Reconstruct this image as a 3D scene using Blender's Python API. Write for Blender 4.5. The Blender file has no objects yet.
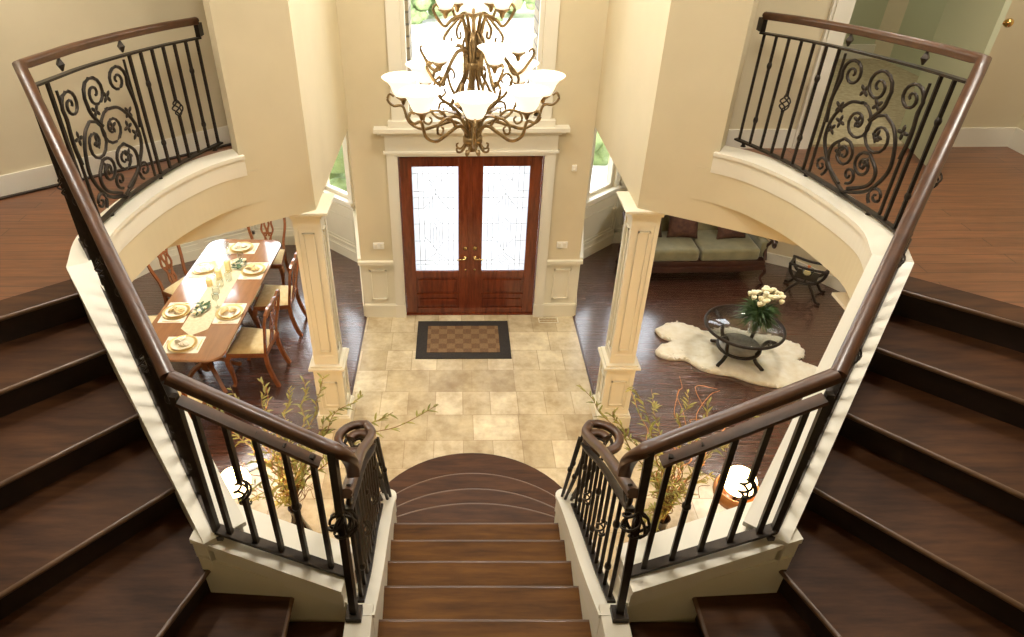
import bpy, bmesh, math, random
from mathutils import Vector, Matrix
random.seed(7)
S = bpy.context.scene
COL = S.collection
PI = math.pi
V = Vector
def rad(a): return a*PI/180

# ------------------------------------------------------------------ materials
MATS = {}
def principled(name, col, rough=.5, metal=0, spec=.5, coat=0, trans=0, emit=None, estr=0, sheen=0):
    m = bpy.data.materials.new(name); m.use_nodes = True
    b = m.node_tree.nodes['Principled BSDF']
    b.inputs['Base Color'].default_value = (*col, 1)
    b.inputs['Roughness'].default_value = rough
    b.inputs['Metallic'].default_value = metal
    b.inputs['Specular IOR Level'].default_value = spec
    b.inputs['Coat Weight'].default_value = coat
    b.inputs['Coat Roughness'].default_value = .12
    b.inputs['Transmission Weight'].default_value = trans
    b.inputs['Sheen Weight'].default_value = sheen
    if emit:
        b.inputs['Emission Color'].default_value = (*emit, 1); b.inputs['Emission Strength'].default_value = estr
    MATS[name] = m
    return m
def nodes(m): return m.node_tree.nodes, m.node_tree.links, m.node_tree.nodes['Principled BSDF']
def coords(m, scale=(1,1,1), rot=(0,0,0), kind='Object'):
    N, L, b = nodes(m)
    t = N.new('ShaderNodeTexCoord'); mp = N.new('ShaderNodeMapping')
    mp.inputs['Scale'].default_value = scale; mp.inputs['Rotation'].default_value = rot
    L.new(t.outputs[kind], mp.inputs['Vector'])
    return mp.outputs['Vector']
def noise(m, vec, scale, detail=3, rough=.55):
    N, L, b = nodes(m); n = N.new('ShaderNodeTexNoise')
    n.inputs['Scale'].default_value = scale; n.inputs['Detail'].default_value = detail; n.inputs['Roughness'].default_value = rough
    L.new(vec, n.inputs['Vector']); return n.outputs['Fac']
def ramp(m, fac, stops):
    N, L, b = nodes(m); r = N.new('ShaderNodeValToRGB')
    while len(r.color_ramp.elements) < len(stops): r.color_ramp.elements.new(.5)
    for e, (p, c) in zip(r.color_ramp.elements, stops): e.position = p; e.color = (*c, 1)
    L.new(fac, r.inputs['Fac']); return r.outputs['Color']
def mix(m, a, b_, fac, mode='MIX'):
    N, L, b = nodes(m); x = N.new('ShaderNodeMix'); x.data_type = 'RGBA'; x.blend_type = mode
    for sock, v in ((x.inputs['Factor'], fac), (x.inputs['A'], a), (x.inputs['B'], b_)):
        if hasattr(v, 'links') or hasattr(v, 'is_linked'): L.new(v, sock)
        else: sock.default_value = v if not isinstance(v, tuple) else (*v, 1)
    return x.outputs['Result']
def bump(m, h, strength=.3, dist=.01):
    N, L, b = nodes(m); n = N.new('ShaderNodeBump')
    n.inputs['Strength'].default_value = strength; n.inputs['Distance'].default_value = dist
    L.new(h, n.inputs['Height']); L.new(n.outputs['Normal'], b.inputs['Normal'])
def setcol(m, c): N, L, b = nodes(m); L.new(c, b.inputs['Base Color'])
def mottled(name, c1, c2, scale=6, rough=.5, bmp=0, stretch=(1,1,1), **k):
    m = principled(name, c1, rough, **k); v = coords(m, stretch); f = noise(m, v, scale, 4)
    setcol(m, ramp(m, f, [(.3, c1), (.7, c2)]))
    if bmp: bump(m, f, bmp, .004)
    return m

WALL = mottled('wall_paint', (.61,.525,.35), (.65,.56,.38), 2.5, .75)
TRIM = mottled('trim_paint', (.74,.69,.54), (.79,.74,.59), 2, .45)
WHITE = mottled('white_paint', (.76,.71,.585), (.79,.745,.63), 2, .4)
CEIL = principled('ceiling_paint', (.8,.74,.6), .8)
GREEN = principled('pale_green_paint', (.50,.51,.34), .7)

def wood_floor(name, c1, c2, c3, plank=.125, axis=0, rough=.22, bumpy=.35):
    m = principled(name, c1, rough, coat=.25)
    N, L, b = nodes(m)
    if bumpy > .4: b.inputs['Coat Weight'].default_value = .7; b.inputs['Coat IOR'].default_value = 1.9; b.inputs['Coat Roughness'].default_value = .16
    rot = (0,0,0) if axis == 0 else (0,0,PI/2)
    v = coords(m, (1,1,1), rot)
    br = N.new('ShaderNodeTexBrick'); L.new(v, br.inputs['Vector'])
    br.inputs['Scale'].default_value = 1; br.inputs['Brick Width'].default_value = 1.5; br.inputs['Row Height'].default_value = plank
    br.inputs['Mortar Size'].default_value = .0025; br.inputs['Mortar Smooth'].default_value = .1
    br.inputs['Color1'].default_value = (*c1,1); br.inputs['Color2'].default_value = (*c2,1); br.inputs['Mortar'].default_value = (c1[0]*.25,c1[1]*.25,c1[2]*.25,1)
    br.offset = .37
    v2 = coords(m, (1.2,16,1) if axis == 0 else (16,1.2,1))
    g = noise(m, v2, 3, 6, .65)
    gr = ramp(m, g, [(.3,(.55,.5,.48)), (.55,(1,1,1)), (.75,(1.5,1.35,1.2))])
    setcol(m, mix(m, br.outputs['Color'], gr, .75, 'MULTIPLY'))
    v3 = coords(m, ((.8,11,1) if bumpy > .4 else (1.1,7,1)) if axis == 0 else (7,1.1,1))
    h = noise(m, v3, 3.0, 3)
    mm = N.new('ShaderNodeMath'); mm.operation = 'SUBTRACT'; L.new(h, mm.inputs[0]); L.new(br.outputs['Fac'], mm.inputs[1])
    bump(m, mm.outputs[0], bumpy, .020 if bumpy > .4 else .008)
    return m
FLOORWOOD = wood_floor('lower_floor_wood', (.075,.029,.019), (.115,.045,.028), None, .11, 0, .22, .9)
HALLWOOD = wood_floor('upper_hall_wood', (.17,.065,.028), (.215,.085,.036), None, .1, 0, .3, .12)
HALLWOOD_R = HALLWOOD

def grain(name, c1, c2, stretch=(2,14,14), scale=2.5, rough=.3, coat=.2, bmp=.05):
    m = principled(name, c1, rough, coat=coat); v = coords(m, stretch); f = noise(m, v, scale, 6, .62)
    setcol(m, ramp(m, f, [(.28, c1), (.5, tuple((a+b)/2 for a, b in zip(c1, c2))), (.72, c2)]))
    if bmp: bump(m, f, bmp, .003)
    return m
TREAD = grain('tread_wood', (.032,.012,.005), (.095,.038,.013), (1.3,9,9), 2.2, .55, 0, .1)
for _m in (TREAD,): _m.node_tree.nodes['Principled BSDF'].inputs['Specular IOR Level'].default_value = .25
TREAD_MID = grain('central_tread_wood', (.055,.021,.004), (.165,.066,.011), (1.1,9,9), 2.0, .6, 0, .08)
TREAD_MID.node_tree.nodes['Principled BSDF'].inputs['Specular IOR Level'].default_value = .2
RISER = grain('riser_wood', (.014,.008,.005), (.030,.015,.009), (1.5,9,9), 2, .5, .0)
NOSE = grain('worn_highlit_nosing_wood', (.085,.042,.02), (.15,.08,.04), (1.5,9,9), 2, .35, .1)  # worn tread edges, with the nosing highlight painted in as paler wood
HANDRAIL = grain('handrail_wood', (.040,.015,.006), (.092,.036,.013), (6,6,6), 2, .36, .12, 0)
DOORWOOD = grain('door_mahogany', (.085,.015,.006), (.22,.045,.014), (12,12,1.6), 2, .25, .5)
CHAIRWOOD = grain('chair_cherry', (.16,.05,.018), (.33,.115,.04), (5,5,5), 2, .25, .4, 0)
TABLEWOOD = grain('table_cherry', (.24,.10,.045), (.34,.15,.065), (9,1.2,4), 2, .14, 1.0, 0)
DARKWOOD = grain('sofa_wood', (.035,.014,.009), (.07,.026,.014), (4,4,4), 2, .3, .2, 0)
IRON = mottled('dark_iron', (.020,.015,.011), (.045,.032,.022), 20, .42, .2, metal=.55)
BRONZE = mottled('antique_bronze', (.20,.13,.055), (.38,.26,.12), 30, .38, .2, metal=.7)
BRASS = principled('brass', (.62,.42,.16), .25, 1)

_b = TABLEWOOD.node_tree.nodes['Principled BSDF']; _b.inputs['Coat IOR'].default_value = 2.0; _b.inputs['Coat Roughness'].default_value = .10
def tile_material():
    m = principled('travertine_tile', (.6,.5,.35), .35, coat=.1)
    N, L, b = nodes(m)
    v = coords(m)
    outs = []
    br = N.new('ShaderNodeTexBrick'); L.new(v, br.inputs['Vector']); br.inputs['Scale'].default_value = 1
    br.inputs['Brick Width'].default_value = .46; br.inputs['Row Height'].default_value = .36; br.inputs['Mortar Size'].default_value = .004
    br.inputs['Color1'].default_value = (.46,.375,.24,1); br.inputs['Color2'].default_value = (.70,.62,.46,1); br.inputs['Mortar'].default_value = (.42,.33,.21,1)
    br.inputs['Bias'].default_value = 0; br.offset = .35; br.squash = .62; br.squash_frequency = 2
    f = noise(m, v, 3.2, 7, .68); f2 = noise(m, v, 11, 5, .6)
    c = ramp(m, f, [(.32,(.66,.56,.42)), (.52,(1,.97,.9)), (.72,(1.3,1.3,1.22))])
    c2 = ramp(m, f2, [(.3,(.86,.8,.7)), (.6,(1.05,1.05,1.03))])
    setcol(m, mix(m, mix(m, br.outputs['Color'], c, .85, 'MULTIPLY'), c2, .8, 'MULTIPLY'))
    bump(m, br.outputs['Fac'], .25, -.003)
    return m
TILE = tile_material()
FABRIC_GOLD = mottled('gold_damask', (.62,.47,.22), (.74,.60,.33), 25, .75, .2, sheen=.2)
OLIVE = mottled('olive_velvet', (.15,.13,.06), (.23,.205,.105), 7, .7, .2, sheen=.4)
PILLOW_RED = mottled('rust_brocade', (.05,.018,.012), (.11,.045,.025), 22, .75, .2)
PILLOW_BROWN = mottled('brown_stripe', (.04,.018,.012), (.09,.045,.025), 14, .75, .2, stretch=(6,1,1))
FUR = mottled('sheepskin', (.74,.66,.48), (.90,.85,.72), 9, .9, .8, sheen=.5)
LINEN = mottled('cream_linen', (.80,.73,.56), (.88,.82,.68), 40, .8, .1)
RUNNER = mottled('gold_runner', (.55,.47,.28), (.68,.60,.40), 30, .7, .1)
GOLD = principled('gold_charger', (.75,.55,.22), .28, .85)
CHINA = principled('china_white', (.84,.76,.56), .18, coat=.4)
NAPKIN = mottled('gold_napkin', (.62,.42,.16), (.80,.62,.32), 18, .6, .2)
WAX = principled('candle_wax', (.82,.66,.30), .5, emit=(1,.75,.35), estr=.15)
LEAF = mottled('dark_leaf', (.02,.055,.014), (.06,.12,.03), 12, .5)
LEAF_Y = mottled('willow_leaf', (.16,.17,.03), (.42,.36,.07), 9, .55)
TWIG = mottled('willow_twig', (.20,.10,.035), (.36,.19,.06), 9, .6)
TWIG_R = mottled('red_willow_twig', (.42,.17,.05), (.62,.28,.08), 9, .55)
PETAL = mottled('cream_rose', (.80,.72,.42), (.93,.90,.72), 12, .6)
MAT_DARK = mottled('mat_border', (.018,.014,.012), (.032,.026,.02), 50, .85, .3)
def thin_glass(name, tint, refl=1.0, translucent=0.0):
    m = bpy.data.materials.new(name); m.use_nodes = True; N = m.node_tree.nodes; L = m.node_tree.links; N.remove(N['Principled BSDF'])
    t = N.new('ShaderNodeBsdfTransparent'); t.inputs['Color'].default_value = (*tint,1)
    g = N.new('ShaderNodeBsdfGlossy'); g.inputs['Roughness'].default_value = .03
    f = N.new('ShaderNodeLayerWeight'); p_ = N.new('ShaderNodeMath'); p_.operation = 'POWER'; p_.inputs[1].default_value = 3; L.new(f.outputs['Facing'], p_.inputs[0])
    k = N.new('ShaderNodeMath'); k.operation = 'MULTIPLY_ADD'; k.inputs[1].default_value = .55*refl; k.inputs[2].default_value = .04*refl; L.new(p_.outputs[0], k.inputs[0])
    mx = N.new('ShaderNodeMixShader'); L.new(k.outputs[0], mx.inputs[0]); L.new(t.outputs[0], mx.inputs[1]); L.new(g.outputs[0], mx.inputs[2])
    out = mx
    if translucent:
        tr = N.new('ShaderNodeBsdfTranslucent'); tr.inputs['Color'].default_value = (.72,.73,.75,1)
        m2 = N.new('ShaderNodeMixShader'); m2.inputs[0].default_value = translucent; L.new(mx.outputs[0], m2.inputs[1]); L.new(tr.outputs[0], m2.inputs[2]); out = m2
    L.new(out.outputs[0], N['Material Output'].inputs['Surface']); return m
CLEAR = thin_glass('clear_glass', (.93,.95,.94), 1.2)
PANE = thin_glass('window_glass', (.98,.99,.99), .5)
FROST = thin_glass('frosted_glass', (.85,.87,.88), .3, .65)
LEAD = principled('lead_came', (.30,.29,.27), .4, .6)
SHADE = principled('alabaster_shade', (.95,.86,.68), .4, emit=(1,.89,.70), estr=1.1)
LAMPGLOW = principled('lamp_glass', (1,.85,.55), .4, emit=(1,.72,.36), estr=7)
CERAMIC = mottled('dark_ceramic', (.022,.015,.012), (.06,.035,.02), 6, .15, coat=.5)
AMBER = principled('amber_glaze', (.42,.17,.05), .18, coat=.6)
CARPET = mottled('beige_carpet', (.31,.245,.13), (.47,.39,.24), 26, .95, 1.0)
PLASTIC = principled('switch_plastic', (.85,.82,.74), .4)
CHECK = principled('mat_checker', (.3,.2,.1), .8)
def mk_check():
    m = CHECK; N, L, b = nodes(m); v = coords(m)
    ch = N.new('ShaderNodeTexChecker'); L.new(v, ch.inputs['Vector']); ch.inputs['Scale'].default_value = 10.5
    f = noise(m, v, 60, 3)
    ch.inputs['Color1'].default_value = (.15,.08,.035,1); ch.inputs['Color2'].default_value = (.215,.13,.06,1)
    setcol(m, mix(m, ch.outputs['Color'], ramp(m, f, [(.3,(.7,.7,.7)),(.7,(1.25,1.2,1.1))]), .8, 'MULTIPLY')); bump(m, f, .4, .003)
mk_check()
LAWN = mottled('lawn_grass', (.26,.30,.15), (.38,.42,.24), 3, .9)
DRIVE = mottled('pale_concrete', (.72,.70,.66), (.80,.78,.74), 2, .9)
HEDGE = mottled('hedge_green', (.10,.14,.05), (.26,.33,.13), 5, .9, 1)
STONE = principled('stone_pillar', (.3,.24,.17), .85)
def mk_stone():
    N, L, b = nodes(STONE); v = coords(STONE, (1,1,1), (PI/2,0,0)); br = N.new('ShaderNodeTexBrick'); L.new(v, br.inputs['Vector'])
    br.inputs['Scale'].default_value = 1; br.inputs['Brick Width'].default_value = .3; br.inputs['Row Height'].default_value = .12
    br.inputs['Color1'].default_value = (.34,.27,.18,1); br.inputs['Color2'].default_value = (.20,.16,.11,1); br.inputs['Mortar'].default_value = (.12,.1,.08,1); br.inputs['Mortar Size'].default_value = .012
    setcol(STONE, br.outputs['Color']); bump(STONE, br.outputs['Fac'], .6, -.02)
mk_stone()

# ------------------------------------------------------------------ mesh builder
class MB:
    def __init__(s): s.v = []; s.f = []; s.sm = []
    def add(s, vs, fs, smooth=False):
        o = len(s.v); s.v += [tuple(x) for x in vs]; s.f += [tuple(i+o for i in f) for f in fs]; s.sm += [smooth]*len(fs); return s
    def box(s, x0, x1, y0, y1, z0, z1, bev=0):
        if bev: return s.bbox((x0+x1)/2, (y0+y1)/2, (z0+z1)/2, x1-x0, y1-y0, z1-z0, bev)
        vs = [(x,y,z) for z in (z0,z1) for x, y in ((x0,y0),(x1,y0),(x1,y1),(x0,y1))]
        return s.add(vs, [(3,2,1,0),(4,5,6,7),(0,1,5,4),(1,2,6,5),(2,3,7,6),(3,0,4,7)])
    def bbox(s, cx, cy, cz, sx, sy, sz, bev, M=None, seg=2):
        bm = bmesh.new(); bmesh.ops.create_cube(bm, size=1)
        for v in bm.verts: v.co = V((v.co.x*sx, v.co.y*sy, v.co.z*sz))
        bmesh.ops.bevel(bm, geom=bm.edges[:], offset=bev, segments=seg, profile=.6, affect='EDGES')
        T = M if M else Matrix.Translation((cx,cy,cz))
        bm.verts.index_update()
        s.add([T @ v.co for v in bm.verts], [[v.index for v in f.verts] for f in bm.faces], seg > 2); bm.free(); return s
    def prism(s, poly, z0, z1):
        a = sum(poly[i][0]*poly[(i+1)%len(poly)][1]-poly[(i+1)%len(poly)][0]*poly[i][1] for i in range(len(poly)))
        if a < 0: poly = poly[::-1]
        n = len(poly)
        return s.add([(x,y,z0) for x, y in poly]+[(x,y,z1) for x, y in poly],
            [tuple(range(n))[::-1], tuple(range(n,2*n))]+[(i,(i+1)%n,(i+1)%n+n,i+n) for i in range(n)])
    def ribbon(s, path, z0, z1, off0, off1):
        """vertical strip following a plan path; sides offset off0/off1 to the left of travel; z0/z1 number or list"""
        P = [V((p[0],p[1])) for p in path]; n = len(P); vs = []
        for i, p in enumerate(P):
            a = P[max(i-1,0)]; b = P[min(i+1,n-1)]
            d1 = (p-a).normalized() if i > 0 else (b-p).normalized(); d2 = (b-p).normalized() if i < n-1 else d1
            n1 = V((-d1.y,d1.x)); n2 = V((-d2.y,d2.x)); m = (n1+n2).normalized(); k = 1/max(.5, m.dot(n1))
            za = z0[i] if isinstance(z0,(list,tuple)) else z0; zb = z1[i] if isinstance(z1,(list,tuple)) else z1
            A = p+m*off0*k; B = p+m*off1*k
            vs += [(A.x,A.y,za),(B.x,B.y,za),(B.x,B.y,zb),(A.x,A.y,zb)]
        fs = [(0,1,2,3), tuple(4*(n-1)+j for j in (3,2,1,0))]
        for i in range(n-1):
            for j in range(4): a = 4*i+j; b = 4*i+(j+1)%4; fs.append((a, a+4, b+4, b))
        return s.add(vs, fs)
    def sweep(s, path, prof, smooth=True, up=(0,0,1), closed=False, scale=None):
        P = [V(p) for p in path]; n = len(P); m = len(prof); vs = []; U = V(up); last = None
        for i, p in enumerate(P):
            t = ((P[(i+1)%n] if (closed or i < n-1) else p)-(P[i-1] if (closed or i > 0) else p)).normalized()
            side = t.cross(U)
            if side.length < .15: side = last if last is not None else t.orthogonal()
            side = side - t*side.dot(t); side.normalize(); last = side; u2 = side.cross(t)
            k = scale[i] if scale else 1
            vs += [p+side*x*k+u2*y*k for x, y in prof]
        fs = []
        for i in range(n if closed else n-1):
            for j in range(m): a = i*m+j; b = i*m+(j+1)%m; c = ((i+1)%n)*m+j; d = ((i+1)%n)*m+(j+1)%m; fs.append((a,b,d,c))
        s.add(vs, fs, smooth)
        if not closed: s.add([vs[j] for j in range(m)][::-1]+[vs[(n-1)*m+j] for j in range(m)], [tuple(range(m)), tuple(range(m,2*m))])
        return s
    def tube(s, path, r, n=6, r2=None, closed=False, smooth=True):
        N = len(path); sc = None
        if r2 is not None: sc = [1+(r2/r-1)*i/(N-1) for i in range(N)]
        t = V(path[-1])-V(path[0]) if not closed else V((0,0,0)); up = (0,0,1)
        if abs(t.normalized().z) > .93: up = (.3,1,.05)
        return s.sweep(path, [(r*math.cos(2*PI*k/n), r*math.sin(2*PI*k/n)) for k in range(n)], smooth, up, closed, sc)
    def lathe(s, prof, c=(0,0,0), n=20, smooth=True, sq=(1,1)):
        vs = []; m = len(prof)
        for k in range(n):
            a = 2*PI*k/n
            vs += [(c[0]+r*math.cos(a)*sq[0], c[1]+r*math.sin(a)*sq[1], c[2]+z) for r, z in prof]
        fs = [(k*m+j, ((k+1)%n)*m+j, ((k+1)%n)*m+j+1, k*m+j+1) for k in range(n) for j in range(m-1)]
        s.add(vs, fs, smooth)
        if prof[0][0] > 1e-4: s.add([vs[k*m] for k in range(n)], [tuple(range(n))[::-1]])
        if prof[-1][0] > 1e-4: s.add([vs[k*m+m-1] for k in range(n)], [tuple(range(n))])
        return s
    def ball(s, c, r, n=10, m=7, sq=(1,1,1), M=None):
        vs = []
        for j in range(m+1):
            b = PI*j/m
            for k in range(n):
                a = 2*PI*k/n; p = V((r*sq[0]*math.sin(b)*math.cos(a), r*sq[1]*math.sin(b)*math.sin(a), -r*sq[2]*math.cos(b)))
                if M: p = M @ p
                vs.append(V(c)+p)
        return s.add(vs, [(j*n+k, j*n+(k+1)%n, (j+1)*n+(k+1)%n, (j+1)*n+k) for j in range(m) for k in range(n)], True)
    def xf(s, M): s.v = [tuple(M @ V(p)) for p in s.v]; return s
    def build(s, name, mat, parent=None, loc=None, mods=None):
        me = bpy.data.meshes.new(name); me.from_pydata(s.v, [], s.f); me.update()
        me.polygons.foreach_set('use_smooth', s.sm)
        o = bpy.data.objects.new(name, me); COL.objects.link(o)
        me.materials.append(mat)
        bm = bmesh.new(); bm.from_mesh(me); bmesh.ops.recalc_face_normals(bm, faces=bm.faces[:]); bm.to_mesh(me); bm.free()
        if parent: o.parent = parent
        if loc: o.location = loc
        return o
def tag(o, label=None, cat=None, group=None, kind=None):
    if label: o['label'] = label
    if cat: o['category'] = cat
    if group: o['group'] = group
    if kind: o['kind'] = kind
    return o
def empty(name, loc=(0,0,0), rz=0, label=None, cat=None, group=None, kind=None):
    o = bpy.data.objects.new(name, None); COL.objects.link(o); o.location = loc; o.rotation_euler = (0,0,rz); o.empty_display_size = .1
    return tag(o, label, cat, group, kind)
def copy_tree(o, parent=None):
    c = o.copy(); COL.objects.link(c); c.parent = parent
    for ch in [x for x in o.children]: copy_tree(ch, c)
    return c
def st(mb, name, mat, parent=None): return tag(mb.build(name, mat, parent), kind='structure') if parent is None else mb.build(name, mat, parent)
def bez(pts, n=8):
    """Catmull-Rom through points"""
    P = [V(p) for p in pts]; out = []
    for i in range(len(P)-1):
        a = P[i-1] if i else P[0]*2-P[1]; b = P[i]; c = P[i+1]; d = P[i+2] if i+2 < len(P) else P[-1]*2-P[-2]
        for k in range(n):
            t = k/n; out.append(.5*((2*b)+(c-a)*t+(2*a-5*b+4*c-d)*t*t+(3*b-a-3*c+d)*t*t*t))
    return out+[P[-1]]
def cen(x, s): return s*(x-.03)-.03     # the central stair is centred on x = -.03
def mir(p, s): return (p[0]*s,)+tuple(p[1:])
SIDES = ((-1,'left'),(1,'right'))

# ------------------------------------------------------------------ levels
F2 = 2.76; RISE = .1725; HB = 2.37; CEILZ = 5.5; YF = 6.83
ICURVE = [tuple(p) for p in bez([(1.60,4.674,0),(1.78,4.545,0),(1.93,4.36,0),(2.07,4.04,0),(2.14,3.68,0),(2.15,3.38,0),(2.06,3.09,0)], 6)]  # void-side edge of the curved curb
SHELL = [(1.28,YF),(1.5,8.15),(2.12,8.72),(3.15,8.72),(4.40,7.98),(4.85,7.3),(4.85,-2.2)]

# ------------------------------------------------------------------ floors
poly = [(-1.28,6.95),(1.28,6.95),(1.28,4.92),(2.9,3.65),(2.9,-2.2),(-2.9,-2.2),(-2.9,3.65),(-1.28,4.92)]
st(MB().prism(poly, -.12, 0), 'floor', TILE)
for s, nm in SIDES:
    pl = [mir(p,s) for p in [(1.28,6.95),(1.45,8.3),(2.1,8.9),(3.2,8.9),(4.6,8.1),(5.0,7.4),(5.0,-2.2),(2.9,-2.2),(2.9,3.65),(1.28,4.92)]]
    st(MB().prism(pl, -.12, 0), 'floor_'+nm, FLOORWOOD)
    st(MB().ribbon([mir(p,s) for p in [(1.28,6.83),(1.28,4.92),(2.9,3.65)]], .0, .006, -.012, .012), 'trim_%d' % (20+(s>0)), DARKWOOD)

# ------------------------------------------------------------------ outer shell walls with windows
def wall_run(name, a, b, z0, z1, mat, opening=None, th=.14, s=1):
    """straight wall from a to b, inner face on the line, thickness away from the room; opening = (u0,u1,zb,zt)"""
    m = MB(); A = V(a); B = V(b); L = (B-A).length; d = (B-A)/L
    def seg(u0,u1,za,zb):
        if u1-u0 > 1e-4 and zb-za > 1e-4: m.ribbon([tuple(A+d*u0), tuple(A+d*u1)], za, zb, 0, th*s)
    if opening:
        u0,u1,zb,zt = opening
        seg(0,u0,z0,z1); seg(u1,L,z0,z1); seg(u0,u1,z0,zb); seg(u0,u1,zt,z1)
    else: seg(0,L,z0,z1)
    return st(m, name, mat)
wn = [1]
def window_unit(a, b, opening, s, n_lites=(1,1), casing=.09, sill=True):
    A = V(a); B = V(b); L = (B-A).length; d = (B-A)/L; nrm = V((-d.y,d.x))*s   # nrm = outward
    u0,u1,zb,zt = opening; n = wn[0]; wn[0] += 1
    def P(u, o, z): q = A+d*u+nrm*o; return (q.x,q.y,z)
    def bar(m, ua, ub, za, zb_, o0, o1):
        vs = [P(ua,o0,za),P(ub,o0,za),P(ub,o1,za),P(ua,o1,za),P(ua,o0,zb_),P(ub,o0,zb_),P(ub,o1,zb_),P(ua,o1,zb_)]
        m.add(vs, [(3,2,1,0),(4,5,6,7),(0,1,5,4),(1,2,6,5),(2,3,7,6),(3,0,4,7)])
    root = empty('window_%d' % n, P((u0+u1)/2, .05, zb), kind='structure')
    inv = Matrix.Translation(-root.location)
    m = MB(); c = casing
    bar(m,u0-c,u0,zb-.02,zt+c,-.025,.0); bar(m,u1,u1+c,zb-.02,zt+c,-.025,.0); bar(m,u0-c,u1+c,zt,zt+c,-.03,0)
    m.xf(inv).build('window_casing', WHITE, root)
    m = MB(); w = .045
    bar(m,u0,u0+w,zb,zt,.03,.09); bar(m,u1-w,u1,zb,zt,.03,.09); bar(m,u0,u1,zb,zb+w,.03,.09); bar(m,u0,u1,zt-w,zt,.03,.09)
    for k in range(1, n_lites[0]): u = u0+(u1-u0)*k/n_lites[0]; bar(m,u-.015,u+.015,zb,zt,.04,.08)
    for k in range(1, n_lites[1]): z = zb+(zt-zb)*k/n_lites[1]; bar(m,u0,u1,z-.015,z+.015,.04,.08)
    m.xf(inv).build('window_frame', WHITE, root)
    m = MB(); bar(m,u0+.02,u1-.02,zb+.02,zt-.02,.057,.063); m.xf(inv).build('window_pane', PANE, root)
    if sill: m = MB(); bar(m,u0-c-.02,u1+c+.02,zb-.045,zb-.002,-.07,.10); bar(m,u0-c,u1+c,zb-.13,zb-.045,-.02,0); m.xf(inv).build('window_sill', WHITE, root)
wall_i = [0]
def wainscot(a, b, s, th=.022, h=.80, low=False):
    A = V(a); B = V(b); L = (B-A).length; d = (B-A)/L
    m = MB()
    def rb(u0,u1,z0,z1,o): m.ribbon([tuple(A+d*u0), tuple(A+d*u1)], z0, z1, 0, -s*o)
    rb(0,L,0,h,.006)
    rb(0,L,0,.15,.028); rb(0,L,.15,.17,.02); rb(0,L,h-.02,h+.015,.04); rb(0,L,h-.05,h-.02,.025); rb(0,L,h-.13,h-.05,.016)
    rb(0,L,.17,.23,.016)
    k = max(1, round(L/.75)); w = L/k
    for i in range(k+1): u = i*w; rb(max(0,u-.045), min(L,u+.045), .17, h-.05, .016)
    for i in range(k):
        u0 = i*w+.045; u1 = (i+1)*w-.045; e = .03
        if u1-u0 < .12: continue
        rb(u0+e,u1-e,.23+e,.23+e+.018,.014); rb(u0+e,u1-e,h-.13-e-.018,h-.13-e,.014)
        rb(u0+e,u0+e+.018,.23+e,h-.13-e,.014); rb(u1-e-.018,u1-e,.23+e,h-.13-e,.014)
    wall_i[0] += 1
    return st(m, 'trim_%d' % (30+wall_i[0]), TRIM)
for s, nm in SIDES:
    P = [mir(p,s) for p in SHELL]
    o = s   # outward sign for left-of-travel
    ops = {1:(.12,.70,.92,2.35), 2:(.10,.93,.92,2.35), 3:(.35,1.15,.95,2.35)}
    if s > 0: ops[2] = (.10,.95,1.0,2.35); del ops[3]
    for i in range(len(P)-1):
        op = ops.get(i)
        wall_run('wall_%s_%d' % (nm, i), P[i], P[i+1], 0, 2.55 if i < 4 else CEILZ, WALL, op, .14, s)
        if op: window_unit(P[i], P[i+1], op, s, (1,1))
        if i < 5:
            A = V(P[i]); B = V(P[i+1])
            if i == 5: B = A+(B-A)*.5
            if i in (3,4) and s > 0:
                st(MB().ribbon([tuple(A),tuple(B)], 0, .15, 0, -s*.02), 'baseboard_%s_%d' % (nm,i), WHITE)
            else: wainscot(tuple(A), tuple(B), s)
    # outer upper wall above wings and far boundary of upper hall volumes
st(MB().box(-4.95,4.95,-2.34,-2.2,0,CEILZ), 'wall_back', WALL)
st(MB().box(-5,5,-2.34,9,CEILZ,CEILZ+.1), 'ceiling', CEIL)

# ------------------------------------------------------------------ front wall
m = MB()
m.box(-1.281,-.80,YF,YF+.16,0,CEILZ); m.box(.80,1.281,YF,YF+.16,0,CEILZ); m.box(-1.45,-1.281,YF,YF+.16,HB,CEILZ); m.box(1.281,1.45,YF,YF+.16,HB,CEILZ); m.box(-.80,.80,YF,YF+.16,2.07,2.44)
m.box(-.80,-.69,YF,YF+.16,2.44,CEILZ); m.box(.69,.80,YF,YF+.16,2.44,CEILZ); m.box(-.69,.69,YF,YF+.16,4.75,CEILZ)
st(m, 'wall_front', WALL)
for s, nm in SIDES:
    a, b = (s*.90,YF), (s*1.28,YF)
    m = MB()
    x0, x1 = sorted((s*.90, s*1.285))
    m.box(x0,x1,YF-.008,YF,0,.77); m.box(x0,x1,YF-.03,YF,0,.17); m.box(x0,x1,YF-.022,YF,.17,.185)
    m.box(x0-(.03 if s<0 else 0),x1+(.03 if s>0 else 0),YF-.045,YF,.75,.79); m.box(x0,x1,YF-.028,YF,.72,.75)
    cx = (x0+x1)/2; e = .10
    for (u0,u1,z0,z1) in ((cx-e,cx+e,.25,.27),(cx-e,cx+e,.65,.67),(cx-e,cx-e+.02,.25,.67),(cx+e-.02,cx+e,.25,.67)): m.box(u0,u1,YF-.024,YF,z0,z1)
    st(m, 'trim_%d' % (1+(s>0)), TRIM)
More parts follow.
